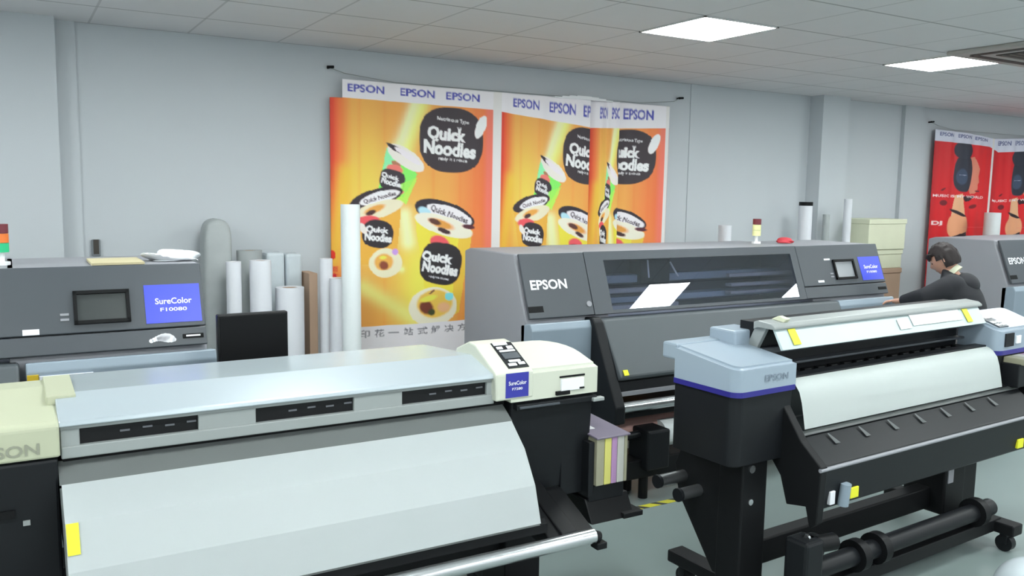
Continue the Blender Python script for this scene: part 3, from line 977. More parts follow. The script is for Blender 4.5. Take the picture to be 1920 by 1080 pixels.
def crumple(name, cx, cy, cz, lx, ly, lz, mt, label, cat, seed):
    rg = random.Random(seed)
    bm = new()
    bmesh.ops.create_icosphere(bm, subdivisions=4, radius=1)
    ph = [(rg.uniform(2, 7), rg.uniform(2, 7), rg.uniform(2, 7), rg.uniform(0, 6)) for _ in range(7)]
    for v in bm.verts:
        n = v.co.copy()
        k_ = sum(math.sin(a * n.x + b_ * n.y + c_ * n.z + d_) for a, b_, c_, d_ in ph) / 7
        v.co = Vector((cx + n.x * lx * (1 + .5 * k_), cy + n.y * ly * (1 + .5 * k_), cz + max(0, (n.z + .35) * lz * (1 + 1.1 * k_))))
    return single(name, bm, mt, label, cat, Frame((cx, cy, cz)), smooth=True)


crumple('crumpled_film', 0.72, 4.62, 1.518, .12, .10, .03, 'cloth', 'crumpled white plastic film on top of the left grey printer', 'plastic film', 3)
crumple('folded_rag', 5.29, 4.72, 1.518, .07, .06, .022, 'rag_red', 'small red and white rag on top of the middle grey printer', 'rag', 8)

# ------------------------------------------------------------------ rolls and boards against the wall
def roll(x, y, z1, r, mt, label, cat='paper roll', name='paper_roll', lean=(0, 0), z0=0.0, core='slot', group='rolls standing by the wall', cap=None):
    fr = Frame((x, y, 0))
    t = thing(name, label, cat, fr, group)
    p, q = Vector((x, y, z0 + .004)), Vector((x + lean[0], y + lean[1], z1))
    bm = new(); pipe_ring(bm, p, q, r, r * 0.45); finish('sheet_roll', bm, mt, t, fr, True)
    bm = new(); pipe_ring(bm, p + (q - p) * 0.01, q - (q - p).normalized() * 0.004, r * 0.55, r * 0.12); finish('core_tube', bm, 'card', t, fr, True)
    if cap:
        bm = new(); tube(bm, q - Vector((0, 0, .002)), q + Vector((0, 0, .035)), r * 1.02, 24); finish('end_cap', bm, cap, t, fr, True)
    return t


bm = new()
prism(bm, [(1.10, 0), (1.29, 0), (1.30, 1.55), (1.285, 1.64), (1.24, 1.675), (1.18, 1.675), (1.135, 1.64), (1.12, 1.55)], 5.90, 6.10, 'y', 0.03, 3)
single('film_wrapped_bundle', bm, 'roll_grey', 'tall rounded grey bundle wrapped in film, left of the white rolls', 'wrapped bundle', Frame((1.2, 6.0, 0)), smooth=True)
roll(1.262, 5.72, 1.405, 0.048, 'roll', 'slim white paper roll leftmost of those standing behind the monitor')
roll(1.42, 5.95, 1.46, 0.085, 'roll_grey', 'grey roll with open dark core behind the slim white rolls')
roll(1.43, 5.70, 1.41, 0.07, 'roll', 'thick white paper roll beside the film wrapped packs')
bm = new()
box(bm, 1.53, 1.66, 5.93, 6.07, 0, 1.44, .02); single('film_wrapped_pack', bm, 'film', 'clear film wrapped pale pack standing behind the thick white rolls, left of two', 'wrapped pack', Frame((1.6, 6.0, 0)), 'film wrapped packs')
bm = new()
box(bm, 1.665, 1.78, 5.92, 6.06, 0, 1.43, .02); single('film_wrapped_pack', bm, 'film', 'clear film wrapped pale pack standing beside the brown board, right of two', 'wrapped pack', Frame((1.72, 6.0, 0)), 'film wrapped packs')
roll(1.63, 5.72, 1.22, 0.095, 'roll', 'short fat white paper roll right behind the black monitor')
bm = new(); box(bm, 1.79, 1.85, 5.80, 6.0, 0, 1.30, .004)
single('brown_board', bm, 'card', 'narrow brown cardboard board on edge between white rolls', 'board', Frame((1.82, 5.9, 0)))
roll(1.895, 5.75, 1.405, 0.045, 'roll', 'thin white roll with dark end, next to the tall white tube', core='slot', cap=None)
roll(1.965, 5.42, 1.787, 0.064, 'paper', 'tallest white tube leaning in front of the orange banner', lean=(0.0, 0.03))
roll(1.945, 5.62, 1.28, 0.066, 'roll', 'low white roll tucked behind the tall white tube')
roll(6.84, 5.86, 1.79, 0.065, 'roll', 'white roll with black end cap standing by the right pillar', cap='slot')
roll(7.42, 5.82, 1.86, 0.04, 'roll', 'slender tall white tube in front of the right pillar')
roll(7.2, 5.9, 1.70, 0.035, 'roll_grey', 'slender grey tube left of the tall white tube')
roll(5.80, 5.9, 1.60, 0.06, 'roll', 'white roll top peeping above the middle grey printer')
roll(10.05, 5.85, 1.72, 0.09, 'paper', 'white roll standing in front of the red banner')
# stacked boxes by the right pillar
for (x0, x1, y0, y1, z0, z1, mt, lab) in ((7.66, 8.24, 5.74, 6.1, 0, 0.72, 'card', 'brown box at the bottom of the stack by the right pillar'),
                                          (7.68, 8.22, 5.73, 6.1, 0.722, 1.135, 'card', 'brown box under the cream boxes by the right pillar'),
                                          (7.66, 8.23, 5.74, 6.1, 1.137, 1.335, 'cream', 'cream box between the brown box and the top cream box'),
                                          (7.64, 8.24, 5.72, 6.1, 1.337, 1.655, 'cream', 'cream box topmost of the stack by the right pillar')):
    fr = Frame(((x0 + x1) / 2, (y0 + y1) / 2, z0))
    t = thing('storage_box', lab, 'box', fr, 'boxes stacked by the right pillar')
    bm = new(); box(bm, x0, x1, y0, y1, z0, z1 - .02, .006); finish('box_body', bm, mt, t, fr)
    bm = new(); box(bm, x0 - .008, x1 + .008, y0 - .008, y1, z1 - .05, z1, .004); finish('box_lid', bm, mt, t, fr)

# ------------------------------------------------------------------ computer desk and monitor
fr = Frame((0.92, 4.0, 0))
t = thing('computer_desk', 'narrow grey desk behind the silver printer, carrying the monitor', 'desk', fr)
bm = new(); box(bm, 0.62, 1.35, 3.80, 4.12, 0.86, 0.89, .004); finish('desk_top', bm, 'desk', t, fr)
for x in (0.65, 1.32):
    for y in (3.83, 4.09):
        bm = new(); box(bm, x - .02, x + .02, y - .02, y + .02, 0, 0.86); finish('leg', bm, 'blackm', t, fr)
RM = math.radians(1.5)
fr = Frame((0.94, 3.92, 0.89), 0)
t = thing('computer_monitor', 'black switched-off monitor standing behind the silver printer', 'monitor', fr)
t.rotation_euler = (0, 0, RM)
bm = new(); box(bm, 0.785, 1.102, 3.90, 3.94, 1.075, 1.325, .006); scr = finish('casing', bm, 'monitor', t, fr)
bm = new(); box(bm, 0.795, 1.092, 3.897, 3.902, 1.087, 1.313); finish('screen', bm, 'slot', scr, fr)
bm = new(); box(bm, 0.91, 0.97, 3.93, 3.96, 0.90, 1.2, .005); finish('stand', bm, 'monitor', t, fr)
bm = new(); box(bm, 0.84, 1.04, 3.85, 4.03, 0.892, 0.906, .005); finish('stand_base', bm, 'monitor', t, fr)

# ------------------------------------------------------------------ silver and ivory printer, front left
fr = Frame((0.85, 3.2, 0))
t = thing('large_format_printer', 'silver printer with ivory ends and white paper, front left', 'printer', fr)
bm = new()
prism(bm, [(3.70, 1.155), (3.20, 1.195), (3.0, 1.146), (2.995, 1.128), (3.03, 1.122), (3.035, 1.115), (3.05, 1.02), (3.66, 1.02)], 0.11, 1.70, 'x', 0.004)
cv = finish('top_cover', bm, 'silver', t, fr)
bm = new()
wins = ((0.17, 0.536), (0.731, 1.096), (1.293, 1.667))
xs = [0.115] + [v for w_ in wins for v in w_] + [1.70]
for i in range(0, len(xs), 2):
    box(bm, xs[i], xs[i + 1], 3.012, 3.06, 1.055, 1.118, 0.003)
box(bm, 0.115, 1.70, 3.012, 3.06, 1.114, 1.124)
box(bm, 0.115, 1.70, 3.006, 3.06, 1.020, 1.060, 0.004)
fs_ = finish('front_strip', bm, 'silver_low', cv, fr)
for a, b_ in wins:
    bm = new(); box(bm, a, b_, 3.026, 3.034, 1.060, 1.114)
    finish('window', bm, 'monitor', cv, fr)
    for q in range(4):
        xq = a + .12 + q * .07
        bm = new(); box(bm, xq, xq + .03, 3.022, 3.027, 1.085 + .004 * (q % 2), 1.091 + .004 * (q % 2))
        finish('window_mark', bm, 'textdark', cv, fr)
# beds
bm = new(); box(bm, 0.12, 1.77, 3.045, 3.6, 0.93, 1.02); finish('platen_bed', bm, 'slot', t, fr)
# upper guide plate (grey) above the white sheet
PR = [(3.05, 1.004), (3.02, 0.988), (2.96, 0.95)]
bm = new(); sheet(bm, PR, 0.105, 1.762, 1, 0.006); finish('guide_plate', bm, 'silver_low', t, fr)
PP = [(2.96, 0.95), (2.853, 0.862), (2.768, 0.735), (2.721, 0.595)]
bm = new(); sheet(bm, [(y + .012, z - .012) for y, z in PP], 0.105, 1.762, 1, 0.008); finish('heater_plate', bm, 'silver_low', t, fr)
# black body under the bed, between the stand legs
bm = new(); prism(bm, [(3.06, .93), (3.62, .93), (3.55, .62), (3.0, .62), (2.88, .76)], 0.12, 1.72, 'x', .005); finish('lower_body', bm, 'blackm', t, fr)
# left end
bm = new()
prism(bm, [(2.985, 1.035), (2.985, 1.135), (3.0, 1.15), (3.36, 1.19), (3.50, 1.185), (3.55, 1.15), (3.55, 1.02)], -0.62, 0.112, 'x', 0.008)
le = finish('left_end_cover', bm, 'ivory', t, fr)
bm = new(); lettering(bm, 'EPSON', (-0.125, 2.984, 1.052), (1, 0, 0), (0, 0, 1), 0.18, 0.038, 0.02); finish('logo', bm, 'textivory', le, fr)
bm = new(); prism(bm, [(3.16, 1.196), (3.48, 1.200), (3.56, 1.178), (3.56, 1.14), (3.16, 1.14)], 0.085, 0.172, 'x', .004); finish('cover_hinge', bm, 'ivory', le, fr)
bm = new(); prism(bm, [(2.99, 1.03), (3.6, 1.03), (3.55, .45), (3.05, .45), (2.99, .6)], -0.60, 0.105, 'x', 0.01); lb = finish('left_body', bm, 'black', t, fr)
bm = new(); box(bm, -0.1, -.02, 2.98, 2.995, .86, .885); finish('slot', bm, 'slot', lb, fr)
bm = new(); box(bm, 0.0, .02, 2.982, 2.995, .83, .845); finish('button', bm, 'silver_low', lb, fr)
# right end
bm = new()
cap_block(bm, 1.765, 2.205, 2.98, 3.27, 1.022, 1.150, 1.222, .17, (0, 0, 1, 0))
re_ = finish('right_end_cover', bm, 'ivory_lit', t, fr, True)
bm = new(); box(bm, 1.77, 2.19, 3.2, 3.52, 1.02, 1.12, .01); finish('rear_cover', bm, 'ivory_lit', re_, fr)
# raised control panel between cover and end
bm = new()
prism(bm, [(2.975, 1.035), (2.975, 1.146), (2.988, 1.157), (3.16, 1.243), (3.22, 1.248), (3.34, 1.20), (3.40, 1.02)], 1.69, 1.872, 'x', 0.008)
cp = finish('control_console', bm, 'ivory_lit', t, fr)


def zk(y, up=0.0):
    return 1.157 + (y - 2.988) * .5 + up


bm = new(); slab(bm, [(1.762, 2.998, zk(2.998)), (1.862, 2.998, zk(2.998)), (1.862, 3.156, zk(3.156)), (1.762, 3.156, zk(3.156))], .003); kp = finish('control_panel', bm, 'black', cp, fr)
for (a, b_, c, d) in ((1.768, 1.835, 3.136, 3.152), (1.772, 1.80, 3.112, 3.126), (1.822, 1.85, 3.110, 3.128), (1.775, 1.85, 3.094, 3.104), (1.772, 1.81, 3.008, 3.022), (1.822, 1.852, 3.012, 3.026), (1.785, 1.84, 3.030, 3.042)):
    bm = new(); slab(bm, [(a, c, zk(c, .0035)), (b_, c, zk(c, .0035)), (b_, d, zk(d, .0035)), (a, d, zk(d, .0035))], .003)
    finish('button', bm, 'white', kp, fr)
bm = new(); slab(bm, [(1.775, 3.05, zk(3.05, .0035)), (1.852, 3.05, zk(3.05, .0035)), (1.852, 3.086, zk(3.086, .0035)), (1.775, 3.086, zk(3.086, .0035))], .003); finish('display', bm, 'grey_dark', kp, fr)
bm = new(); slab(bm, [(1.736, 2.975, 1.045), (1.846, 2.975, 1.045), (1.846, 2.975, 1.148), (1.736, 2.975, 1.148)], .002); bl = finish('label', bm, 'blue_dk', cp, fr)
bl['label'] = 'dark blue label with white lettering'
bm = new(); lettering(bm, 'SureColor', (1.748, 2.972, 1.098), (1, 0, 0), (0, 0, 1), .086, .017, .02); lettering(bm, 'F7280', (1.765, 2.972, 1.076), (1, 0, 0), (0, 0, 1), .05, .011, .02); finish('lettering', bm, 'label_white', bl, fr)
bm = new(); box(bm, 2.005, 2.135, 2.976, 2.984, 1.103, 1.111); finish('card_slot', bm, 'slot', re_, fr)
bm = new(); box(bm, 2.01, 2.13, 2.972, 2.985, 1.045, 1.098, .003); fl = finish('card_cover', bm, 'white', re_, fr)
bm = new(); box(bm, 2.105, 2.13, 2.968, 2.98, 1.048, 1.056, .002); finish('latch', bm, 'slot', fl, fr)
bm = new(); box(bm, 1.985, 2.055, 2.968, 2.985, 1.030, 1.047, .002); finish('handle_recess', bm, 'slot', re_, fr)
bm = new()
prism(bm, [(3.0, 1.025), (3.52, 1.025), (3.5, .55), (3.03, .60)], 1.78, 2.20, 'x', .01)
box(bm, 1.79, 2.20, 2.97, 3.02, 0.985, 1.01, .004)
rb = finish('right_body', bm, 'black', t, fr)
bm = new(); box(bm, 1.80, 2.0, 2.962, 2.975, .993, 1.003, .002); finish('trim_bar', bm, 'grey_dark', rb, fr)
bm = new(); box(bm, 2.17, 2.23, 2.955, 2.985, .985, 1.002, .004); finish('latch', bm, 'silver_low', rb, fr)
# ink unit
bm = new()
box(bm, 2.175, 2.37, 2.98, 3.36, .52, .592, .004)
box(bm, 2.16, 2.19, 2.965, 3.36, .55, .80, .003)
box(bm, 2.05, 2.2, 3.02, 3.4, .56, .95, .004)
ih = finish('ink_holder', bm, 'black', t, fr)
xi = 2.192
for i, mt in enumerate(('ink_k', 'ink_y', 'ink_m', 'ink_w', 'ink_k')):
    wd = (.045, .038, .032, .040, .018)[i]
    bm = new(); box(bm, xi, xi + wd - .002, 2.95, 3.36, .600, .812, .004); cg = finish('ink_cartridge', bm, mt, ih, fr)
    xi += wd
bm = new(); slab(bm, [(2.185, 2.94, .815), (2.37, 2.94, .815), (2.37, 3.36, .84), (2.185, 3.36, .84)], .008, .002); it = finish('holder_lid', bm, 'ink_top', ih, fr)
bm = new()
for x_, y_, mtk in ((2.20, 3.05, 0), (2.21, 3.14, 0)):
    slab(bm, [(x_, y_, .825 + (y_ - 2.94) * .06), (x_ + .05, y_, .825 + (y_ - 2.94) * .06), (x_ + .05, y_ + .06, .829 + (y_ - 2.94) * .06), (x_, y_ + .06, .829 + (y_ - 2.94) * .06)], .002)
finish('sticker', bm, 'white', it, fr)
bm = new()
for i in range(5):
    tube(bm, (2.06 + i * .035, 3.12, .905), (2.075 + i * .035, 3.06, .90), .011, 10)
finish('ink_valve', bm, 'grey_side', ih, fr)
bm = new()
prism(bm, [(2.93, .435), (3.36, .435), (3.36, .535), (2.99, .535)], 2.16, 2.40, 'x', .006)
box(bm, 2.33, 2.44, 2.92, 3.02, .435, .46, .004)
finish('ink_bracket', bm, 'blackm', t, fr)
# stand
for x in (0.0, 1.90):
    bm = new()
    box(bm, x - .09, x + .09, 3.08, 3.30, .12, .62, .01)
    prism(bm, [(2.72, .46), (2.72, .53), (3.2, .72), (3.3, .5), (3.3, .4)], x - .04, x + .04, 'x', .006)
    finish('stand_leg', bm, 'blackm', t, fr)
    bm = new(); box(bm, x - .07, x + .07, 2.66, 3.62, .09, .15, .01); ft = finish('stand_foot', bm, 'blackm', t, fr)
    for y in (2.74, 3.54):
        bm = new(); tube(bm, (x - .025, y, .045), (x + .025, y, .045), .045, 20); finish('caster', bm, 'black', ft, fr, True)
bm = new(); box(bm, 0.05, 1.85, 3.14, 3.24, .30, .42, .008); finish('cross_beam', bm, 'blackm', t, fr)
bm = new(); prism(bm, [(3.0, .62), (2.96, .62), (2.70, .51), (2.72, .46), (3.0, .50)], 1.80, 2.02, 'x', .006); finish('roller_arm', bm, 'blackm', t, fr)
bm = new(); prism(bm, [(2.76, .60), (2.735, .585), (2.735, .545), (2.80, .53)], 0.12, 1.80, 'x', .003); finish('lower_edge_rail', bm, 'blackm', t, fr)
bm = new(); tube(bm, (-0.08, 2.70, .505), (2.0, 2.70, .505), .030, 28); tb_ = finish('take_up_tube', bm, 'metal', t, fr, True)
bm = new(); tube(bm, (2.0, 2.70, .505), (2.025, 2.70, .495), .024, 20); box(bm, 2.0, 2.05, 2.67, 2.72, .452, .48, .004); finish('tube_end', bm, 'blackm', tb_, fr)
bm = new(); box(bm, -0.35, -0.10, 2.60, 2.68, .52, .58, .01); finish('roller_end', bm, 'metal', t, fr)

# white sheet hanging over the guide
fr2 = Frame((0.94, 2.8, 0.6))
bm = new(); sheet(bm, [(y - .002, z + .002) for y, z in PP], 0.11, 1.757, 1, 0.002)
ps = single('paper_sheet', bm, 'paper', 'wide white paper sheet hanging down the front of the silver printer', 'paper', fr2)
bm = new()
p0, p1 = Vector((0, 2.853, .862)), Vector((0, 2.799, .781))
slab(bm, [(0.112, p1.y - .006, p1.z), (0.147, p1.y - .006, p1.z), (0.147, p0.y - .006, p0.z), (0.112, p0.y - .006, p0.z)], .002)
yl = finish('yellow_label', bm, 'yellow', ps, fr2)

# ------------------------------------------------------------------ blue-grey and black printer, front right (turned slightly)
R2 = math.radians(2.9)
fr = Frame((3.9, 2.6, 0), R2)
t = thing('large_format_printer', 'blue-grey and black printer with purple band and open cover, front right', 'printer', fr)


# left housing
bm = new(); cap_block(bm, 2.715, 3.09, 2.39, 2.76, 1.068, 1.175, 1.218, .05, (1, 0, 0, 0)); lh = finish('left_end_cover', bm, 'p2grey', t, fr, True)
bm = new(); lettering(bm, 'EPSON', (2.885, 2.388, 1.100), (1, 0, 0), (0, 0, 1), .15, .03, .02); finish('logo', bm, 'textblue', lh, fr)
bm = new(); box(bm, 2.716, 3.09, 2.75, 2.845, 1.147, 1.222, .01); finish('rear_cover', bm, 'p2grey', lh, fr)
bm = new(); box(bm, 2.99, 3.16, 2.66, 2.82, 1.15, 1.272, .01); finish('back_cover', bm, 'p2grey', lh, fr)
bm = new(); prism(bm, rounded(2.712, 3.085, 2.387, 2.76, .05, 6, (1, 0, 0, 0)), 1.045, 1.068, 'z'); finish('purple_band', bm, 'purple', lh, fr)
bm = new(); prism(bm, rounded(2.72, 3.08, 2.40, 2.76, .05, 6, (1, 0, 0, 0)), .74, 1.045, 'z', .004); lb = finish('left_body', bm, 'black', t, fr)
# right housing
bm = new(); cap_block(bm, 4.80, 5.26, 2.39, 2.62, 1.055, 1.175, 1.252, .05, (1, 1, 1, 0)); rh = finish('right_end_cover', bm, 'p2grey', t, fr, True)
bm = new(); prism(bm, rounded(4.80, 5.26, 2.387, 2.62, .05, 6, (1, 1, 1, 0)), 1.03, 1.055, 'z'); finish('purple_band', bm, 'purple', rh, fr)
bm = new(); prism(bm, rounded(4.81, 5.25, 2.40, 2.88, .05, 6, (0, 1, 1, 0)), .74, 1.03, 'z', .004); rb = finish('right_body', bm, 'black', t, fr)
def zc(y):
    return 1.175 + (y - 2.39) * .335


bm = new(); slab(bm, [(4.835, 2.41, zc(2.41)), (4.935, 2.41, zc(2.41)), (4.935, 2.60, zc(2.60)), (4.835, 2.60, zc(2.60))], .006, .002); kp = finish('control_panel', bm, 'grey_dark', rh, fr)
for y_ in (2.43, 2.46):
    for x_ in (4.86, 4.91):
        bm = new()
        slab(bm, [(x_ - .018, y_ - .01, zc(y_ - .01) + .006), (x_ + .018, y_ - .01, zc(y_ - .01) + .006), (x_ + .018, y_ + .01, zc(y_ + .01) + .006), (x_ - .018, y_ + .01, zc(y_ + .01) + .006)], .003)
        finish('button', bm, 'white', kp, fr)
bm = new(); slab(bm, [(4.85, 2.50, zc(2.50) + .006), (4.92, 2.50, zc(2.50) + .006), (4.92, 2.585, zc(2.585) + .006), (4.85, 2.585, zc(2.585) + .006)], .003); finish('display', bm, 'screen', kp, fr)
bm = new(); box(bm, 4.862, 4.955, 2.383, 2.392, 1.075, 1.15, .002); finish('label', bm, 'black', rh, fr)
bm = new(); box(bm, 4.98, 5.03, 2.382, 2.391, 1.085, 1.13, .002); finish('sticker', bm, 'white', rh, fr)
# ink tanks of the right side
bm = new()
box(bm, 4.86, 5.25, 2.30, 2.40, .86, .99, .006); ih = finish('ink_tray', bm, 'black', t, fr)
for i, mt in enumerate(('ink_k', 'ink_w', 'ink_m', 'ink_w')):
    bm = new(); box(bm, 4.88 + i * .09, 4.96 + i * .09, 2.27, 2.40, .985, 1.02, .005); finish('ink_tank', bm, mt, ih, fr)
# interior
bm = new(); box(bm, 3.09, 4.80, 2.63, 2.72, .80, 1.31); finish('back_wall', bm, 'black', t, fr)
bm = new(); box(bm, 3.09, 4.80, 2.47, 2.64, .92, 1.062); finish('platen', bm, 'black', t, fr)
bm = new(); box(bm, 3.09, 4.80, 2.60, 2.64, 1.16, 1.19, .004); box(bm, 3.09, 4.80, 2.58, 2.63, 1.10, 1.112, .003); finish('carriage_rail', bm, 'grey_dark', t, fr)
for i in range(16):
    bm = new(); box(bm, 3.16 + i * .1, 3.21 + i * .1, 2.55, 2.58, 1.06, 1.078, .004)
    finish('pinch_roller', bm, 'blackm', t, fr)
bm = new(); box(bm, 3.09, 4.80, 2.455, 2.52, 1.060, 1.082, .004); finish('front_lip', bm, 'black', t, fr)
# opened cover: silver ridge, white sloping inner face
bm = new()
prism(bm, [(2.505, 1.292), (2.505, 1.304), (2.525, 1.318), (2.60, 1.325), (2.625, 1.315), (2.625, 1.28), (2.60, 1.292)], 3.07, 4.82, 'x', .004)
cv = finish('top_cover', bm, 'silver_low', t, fr)
bm = new(); prism(bm, [(2.535, 1.296), (2.52, 1.292), (2.465, 1.205), (2.48, 1.20)], 3.09, 4.80, 'x', .003); ip = finish('inner_panel', bm, 'inner', cv, fr)
for x_ in (3.17, 4.62):
    bm = new(); slab(bm, [(x_, 2.470, 1.222), (x_ + .05, 2.470, 1.222), (x_ + .05, 2.514, 1.288), (x_, 2.514, 1.288)], .002); finish('yellow_label', bm, 'yellow', ip, fr)
bm = new(); slab(bm, [(4.12, 2.480, 1.238), (4.58, 2.480, 1.238), (4.58, 2.516, 1.290), (4.12, 2.516, 1.290)], .002); finish('paper_label', bm, 'white', ip, fr)
bm = new(); slab(bm, [(4.0, 2.474, 1.228), (4.1, 2.474, 1.228), (4.1, 2.504, 1.274), (4.0, 2.504, 1.274)], .002); finish('paper_label', bm, 'white', ip, fr)
for x_ in (3.10, 4.79):
    bm = new(); prism(bm, [(2.62, 1.31), (2.56, 1.30), (2.66, 1.10), (2.72, 1.10)], x_ - .012, x_ + .012, 'x', .003); finish('cover_arm', bm, 'silver_low', cv, fr)
bm = new(); prism(bm, [(2.53, 1.315), (2.51, 1.335), (2.56, 1.345), (2.60, 1.325)], 3.16, 3.19, 'x', .004); finish('cover_catch', bm, 'cream', cv, fr)
# front: paper guide edge, black heater box, rod, lower apron
bm = new(); prism(bm, [(2.42, 1.05), (2.44, .90), (2.36, .86), (2.345, .845), (2.215, .745), (2.20, .72), (2.30, .72), (2.60, .92), (2.60, 1.05)], 3.06, 4.95, 'x', .004); hb = finish('heater_box', bm, 'black', t, fr)
bm = new(); prism(bm, [(2.352, .862), (2.335, .856), (2.330, .846), (2.35, .85)], 3.06, 4.95, 'x', .002); finish('guide_edge', bm, 'screen', hb, fr)
for i in range(7):
    x_ = 3.24 + i * .225
    bm = new()
    tb = bmesh.new()
    vs = [tb.verts.new(p) for p in ((x_, 2.322, .839), (x_ + .010, 2.322, .839), (x_ + .040, 2.279, .803), (x_ + .006, 2.279, .803))]
    tb.faces.new(vs)
    bmesh.ops.solidify(tb, geom=list(tb.faces), thickness=.004)
    merge(bm, tb)
    finish('guide_tab', bm, 'tab', hb, fr)
bm = new(); tube(bm, (3.03, 2.195, .738), (5.0, 2.195, .738), .009, 14); finish('front_rod', bm, 'grey_side', t, fr, True)
bm = new(); prism(bm, [(2.205, .735), (2.195, .73), (2.225, .55), (2.245, .535), (2.26, .55), (2.24, .73)], 3.07, 5.0, 'x', .003); ap = finish('front_apron', bm, 'black', t, fr)
for x_ in (3.27, 4.72):
    bm = new(); box(bm, x_, x_ + .06, 2.207, 2.222, .565, .615, .003); finish('yellow_label', bm, 'yellow', ap, fr)
bm = new(); tube(bm, (3.215, 2.205, .55), (3.215, 2.195, .65), .024, 16); finish('cable_sleeve', bm, 'grey_low', ap, fr, True)
bm = new(); box(bm, 3.125, 3.16, 2.205, 2.222, .565, .625, .003); finish('sticker', bm, 'label_white', ap, fr)
bm = new(); prism(bm, [(2.42, 1.0), (2.30, .84), (2.19, .75), (2.20, .50), (2.235, .47), (2.26, .56), (2.36, .54), (2.40, .66), (2.52, .80), (2.52, 1.0)], 3.03, 3.075, 'x', .005); finish('side_cheek', bm, 'blackm', t, fr)
bm = new(); prism(bm, [(2.42, 1.0), (2.30, .84), (2.19, .75), (2.20, .50), (2.235, .47), (2.36, .54), (2.52, .80), (2.52, 1.0)], 4.98, 5.02, 'x', .005); finish('side_cheek', bm, 'blackm', t, fr)
# stand
for x_, s in ((2.92, -1), (4.70, 1)):
    bm = new()
    box(bm, x_ - .085, x_ + .075, 2.44, 2.58, .14, .76, .008)
    prism(bm, [(2.55, .18), (2.60, .18), (2.83, .48), (2.86, .62), (2.80, .76), (2.55, .76)], x_ - .05 - .03 * (s < 0), x_ - .02, 'x', .004)
    sl_ = finish('stand_leg', bm, 'blackm', t, fr)
    bm = new(); tube(bm, (x_ - .03, 2.435, .70), (x_ - .03, 2.44, .70), .018, 14); tube(bm, (x_ - .03, 2.435, .55), (x_ - .03, 2.44, .55), .014, 14); finish('bolt', bm, 'metal', sl_, fr)
    bm = new(); box(bm, x_ - .05, x_ + .05, 2.16, 2.92, .10, .16, .008); ft = finish('stand_foot', bm, 'blackm', t, fr)
    for y_ in (2.22, 2.84):
        bm = new(); tube(bm, (x_ - .022, y_, .045), (x_ + .022, y_, .045), .045, 20); box(bm, x_ - .032, x_ + .032, y_ - .02, y_ + .02, .045, .105, .004); finish('caster', bm, 'black', ft, fr, True)
bm = new(); box(bm, 2.99, 4.62, 2.50, 2.58, .20, .32, .008); finish('cross_beam', bm, 'blackm', t, fr)
# take-up roller ends sticking out at the left
for (y_, z_, xa) in ((2.80, .575, 2.68), (2.70, .535, 2.715)):
    bm = new(); tube(bm, (xa, y_, z_), (2.86, y_, z_), .028, 24); rl = finish('roller_shaft', bm, 'steel', t, fr, True)
    bm = new(); tube(bm, (xa - .012, y_, z_), (xa + .004, y_, z_), .031, 24); finish('shaft_end', bm, 'black', rl, fr, True)
# take-up unit at the front foot
bm = new()
box(bm, 2.98, 3.10, 2.20, 2.32, .10, .42, .015)
box(bm, 3.02, 3.14, 2.22, 2.30, .32, .42, .02)
tu = finish('take_up_unit', bm, 'black', t, fr)
bm = new(); tube(bm, (3.09, 2.24, .385), (3.19, 2.22, .385), .038, 20); finish('knob', bm, 'blackm', tu, fr, True)
bm = new(); tube(bm, (3.04, 2.25, .421), (3.05, 2.25, .424), .014, 14); finish('bolt', bm, 'metal', tu, fr)
bm = new(); tube(bm, (3.10, 2.28, .24), (4.62, 2.28, .24), .045, 24); tu2 = finish('take_up_tube', bm, 'black', t, fr, True)
for x_ in (3.42, 3.58, 4.45):
    bm = new(); tube(bm, (x_, 2.28, .24), (x_ + .05, 2.28, .24), .075, 24); finish('roll_stopper', bm, 'blackm', tu2, fr, True)
bm = new(); box(bm, 3.0, 4.72, 2.26, 2.34, .10, .17, .006); finish('take_up_beam', bm, 'blackm', t, fr)
bm = new(); box(bm, 4.42, 4.62, 2.42, 2.66, .18, .56, .012); ms_ = finish('motor_box', bm, 'blackm', t, fr)
bm = new(); box(bm, 4.44, 4.49, 2.414, 2.422, .36, .45); finish('sticker', bm, 'grey_side', ms_, fr)

# white media over the front of it
fr2 = Frame((3.95, 2.4, .86), R2)
bm = new()
prof = [(2.452, 1.074), (2.437, 1.070), (2.415, 1.056), (2.390, 1.025), (2.375, .98), (2.362, .92), (2.352, .866)]
sheet(bm, [(y - .004, z + .002) for y, z in prof], 3.115, 4.79, 1, .0015)
single('paper_sheet', bm, 'paper2', 'white paper curving over the front of the black printer', 'paper', fr2, smooth=True)

# rounded white object at the bottom right corner
bm = new()
bmesh.ops.create_uvsphere(bm, u_segments=40, v_segments=20, radius=1)
for v in bm.verts:
    n = v.co.copy()
    v.co = Vector((3.885 + n.x * .17, 1.935 + n.y * .17, .15 + n.z * .15))
single('white_bag', bm, 'film', 'rounded white bag on the floor at bottom right corner', 'bag', Frame((3.885, 1.935, 0)), smooth=True)


# ------------------------------------------------------------------ person
PB = Vector((6.145, 3.79, 0))
PF = Vector((-.35, .94, 0)).normalized()
PS = Vector((PF.y, -PF.x, 0))           # the person's right
fr = Frame(PB)
person = thing('person', 'person in black hoodie with short dark hair leaning over the middle grey printer', 'person', fr)


def pp(f, s, z):
    return PF * f + PS * s + Vector((0, 0, z))


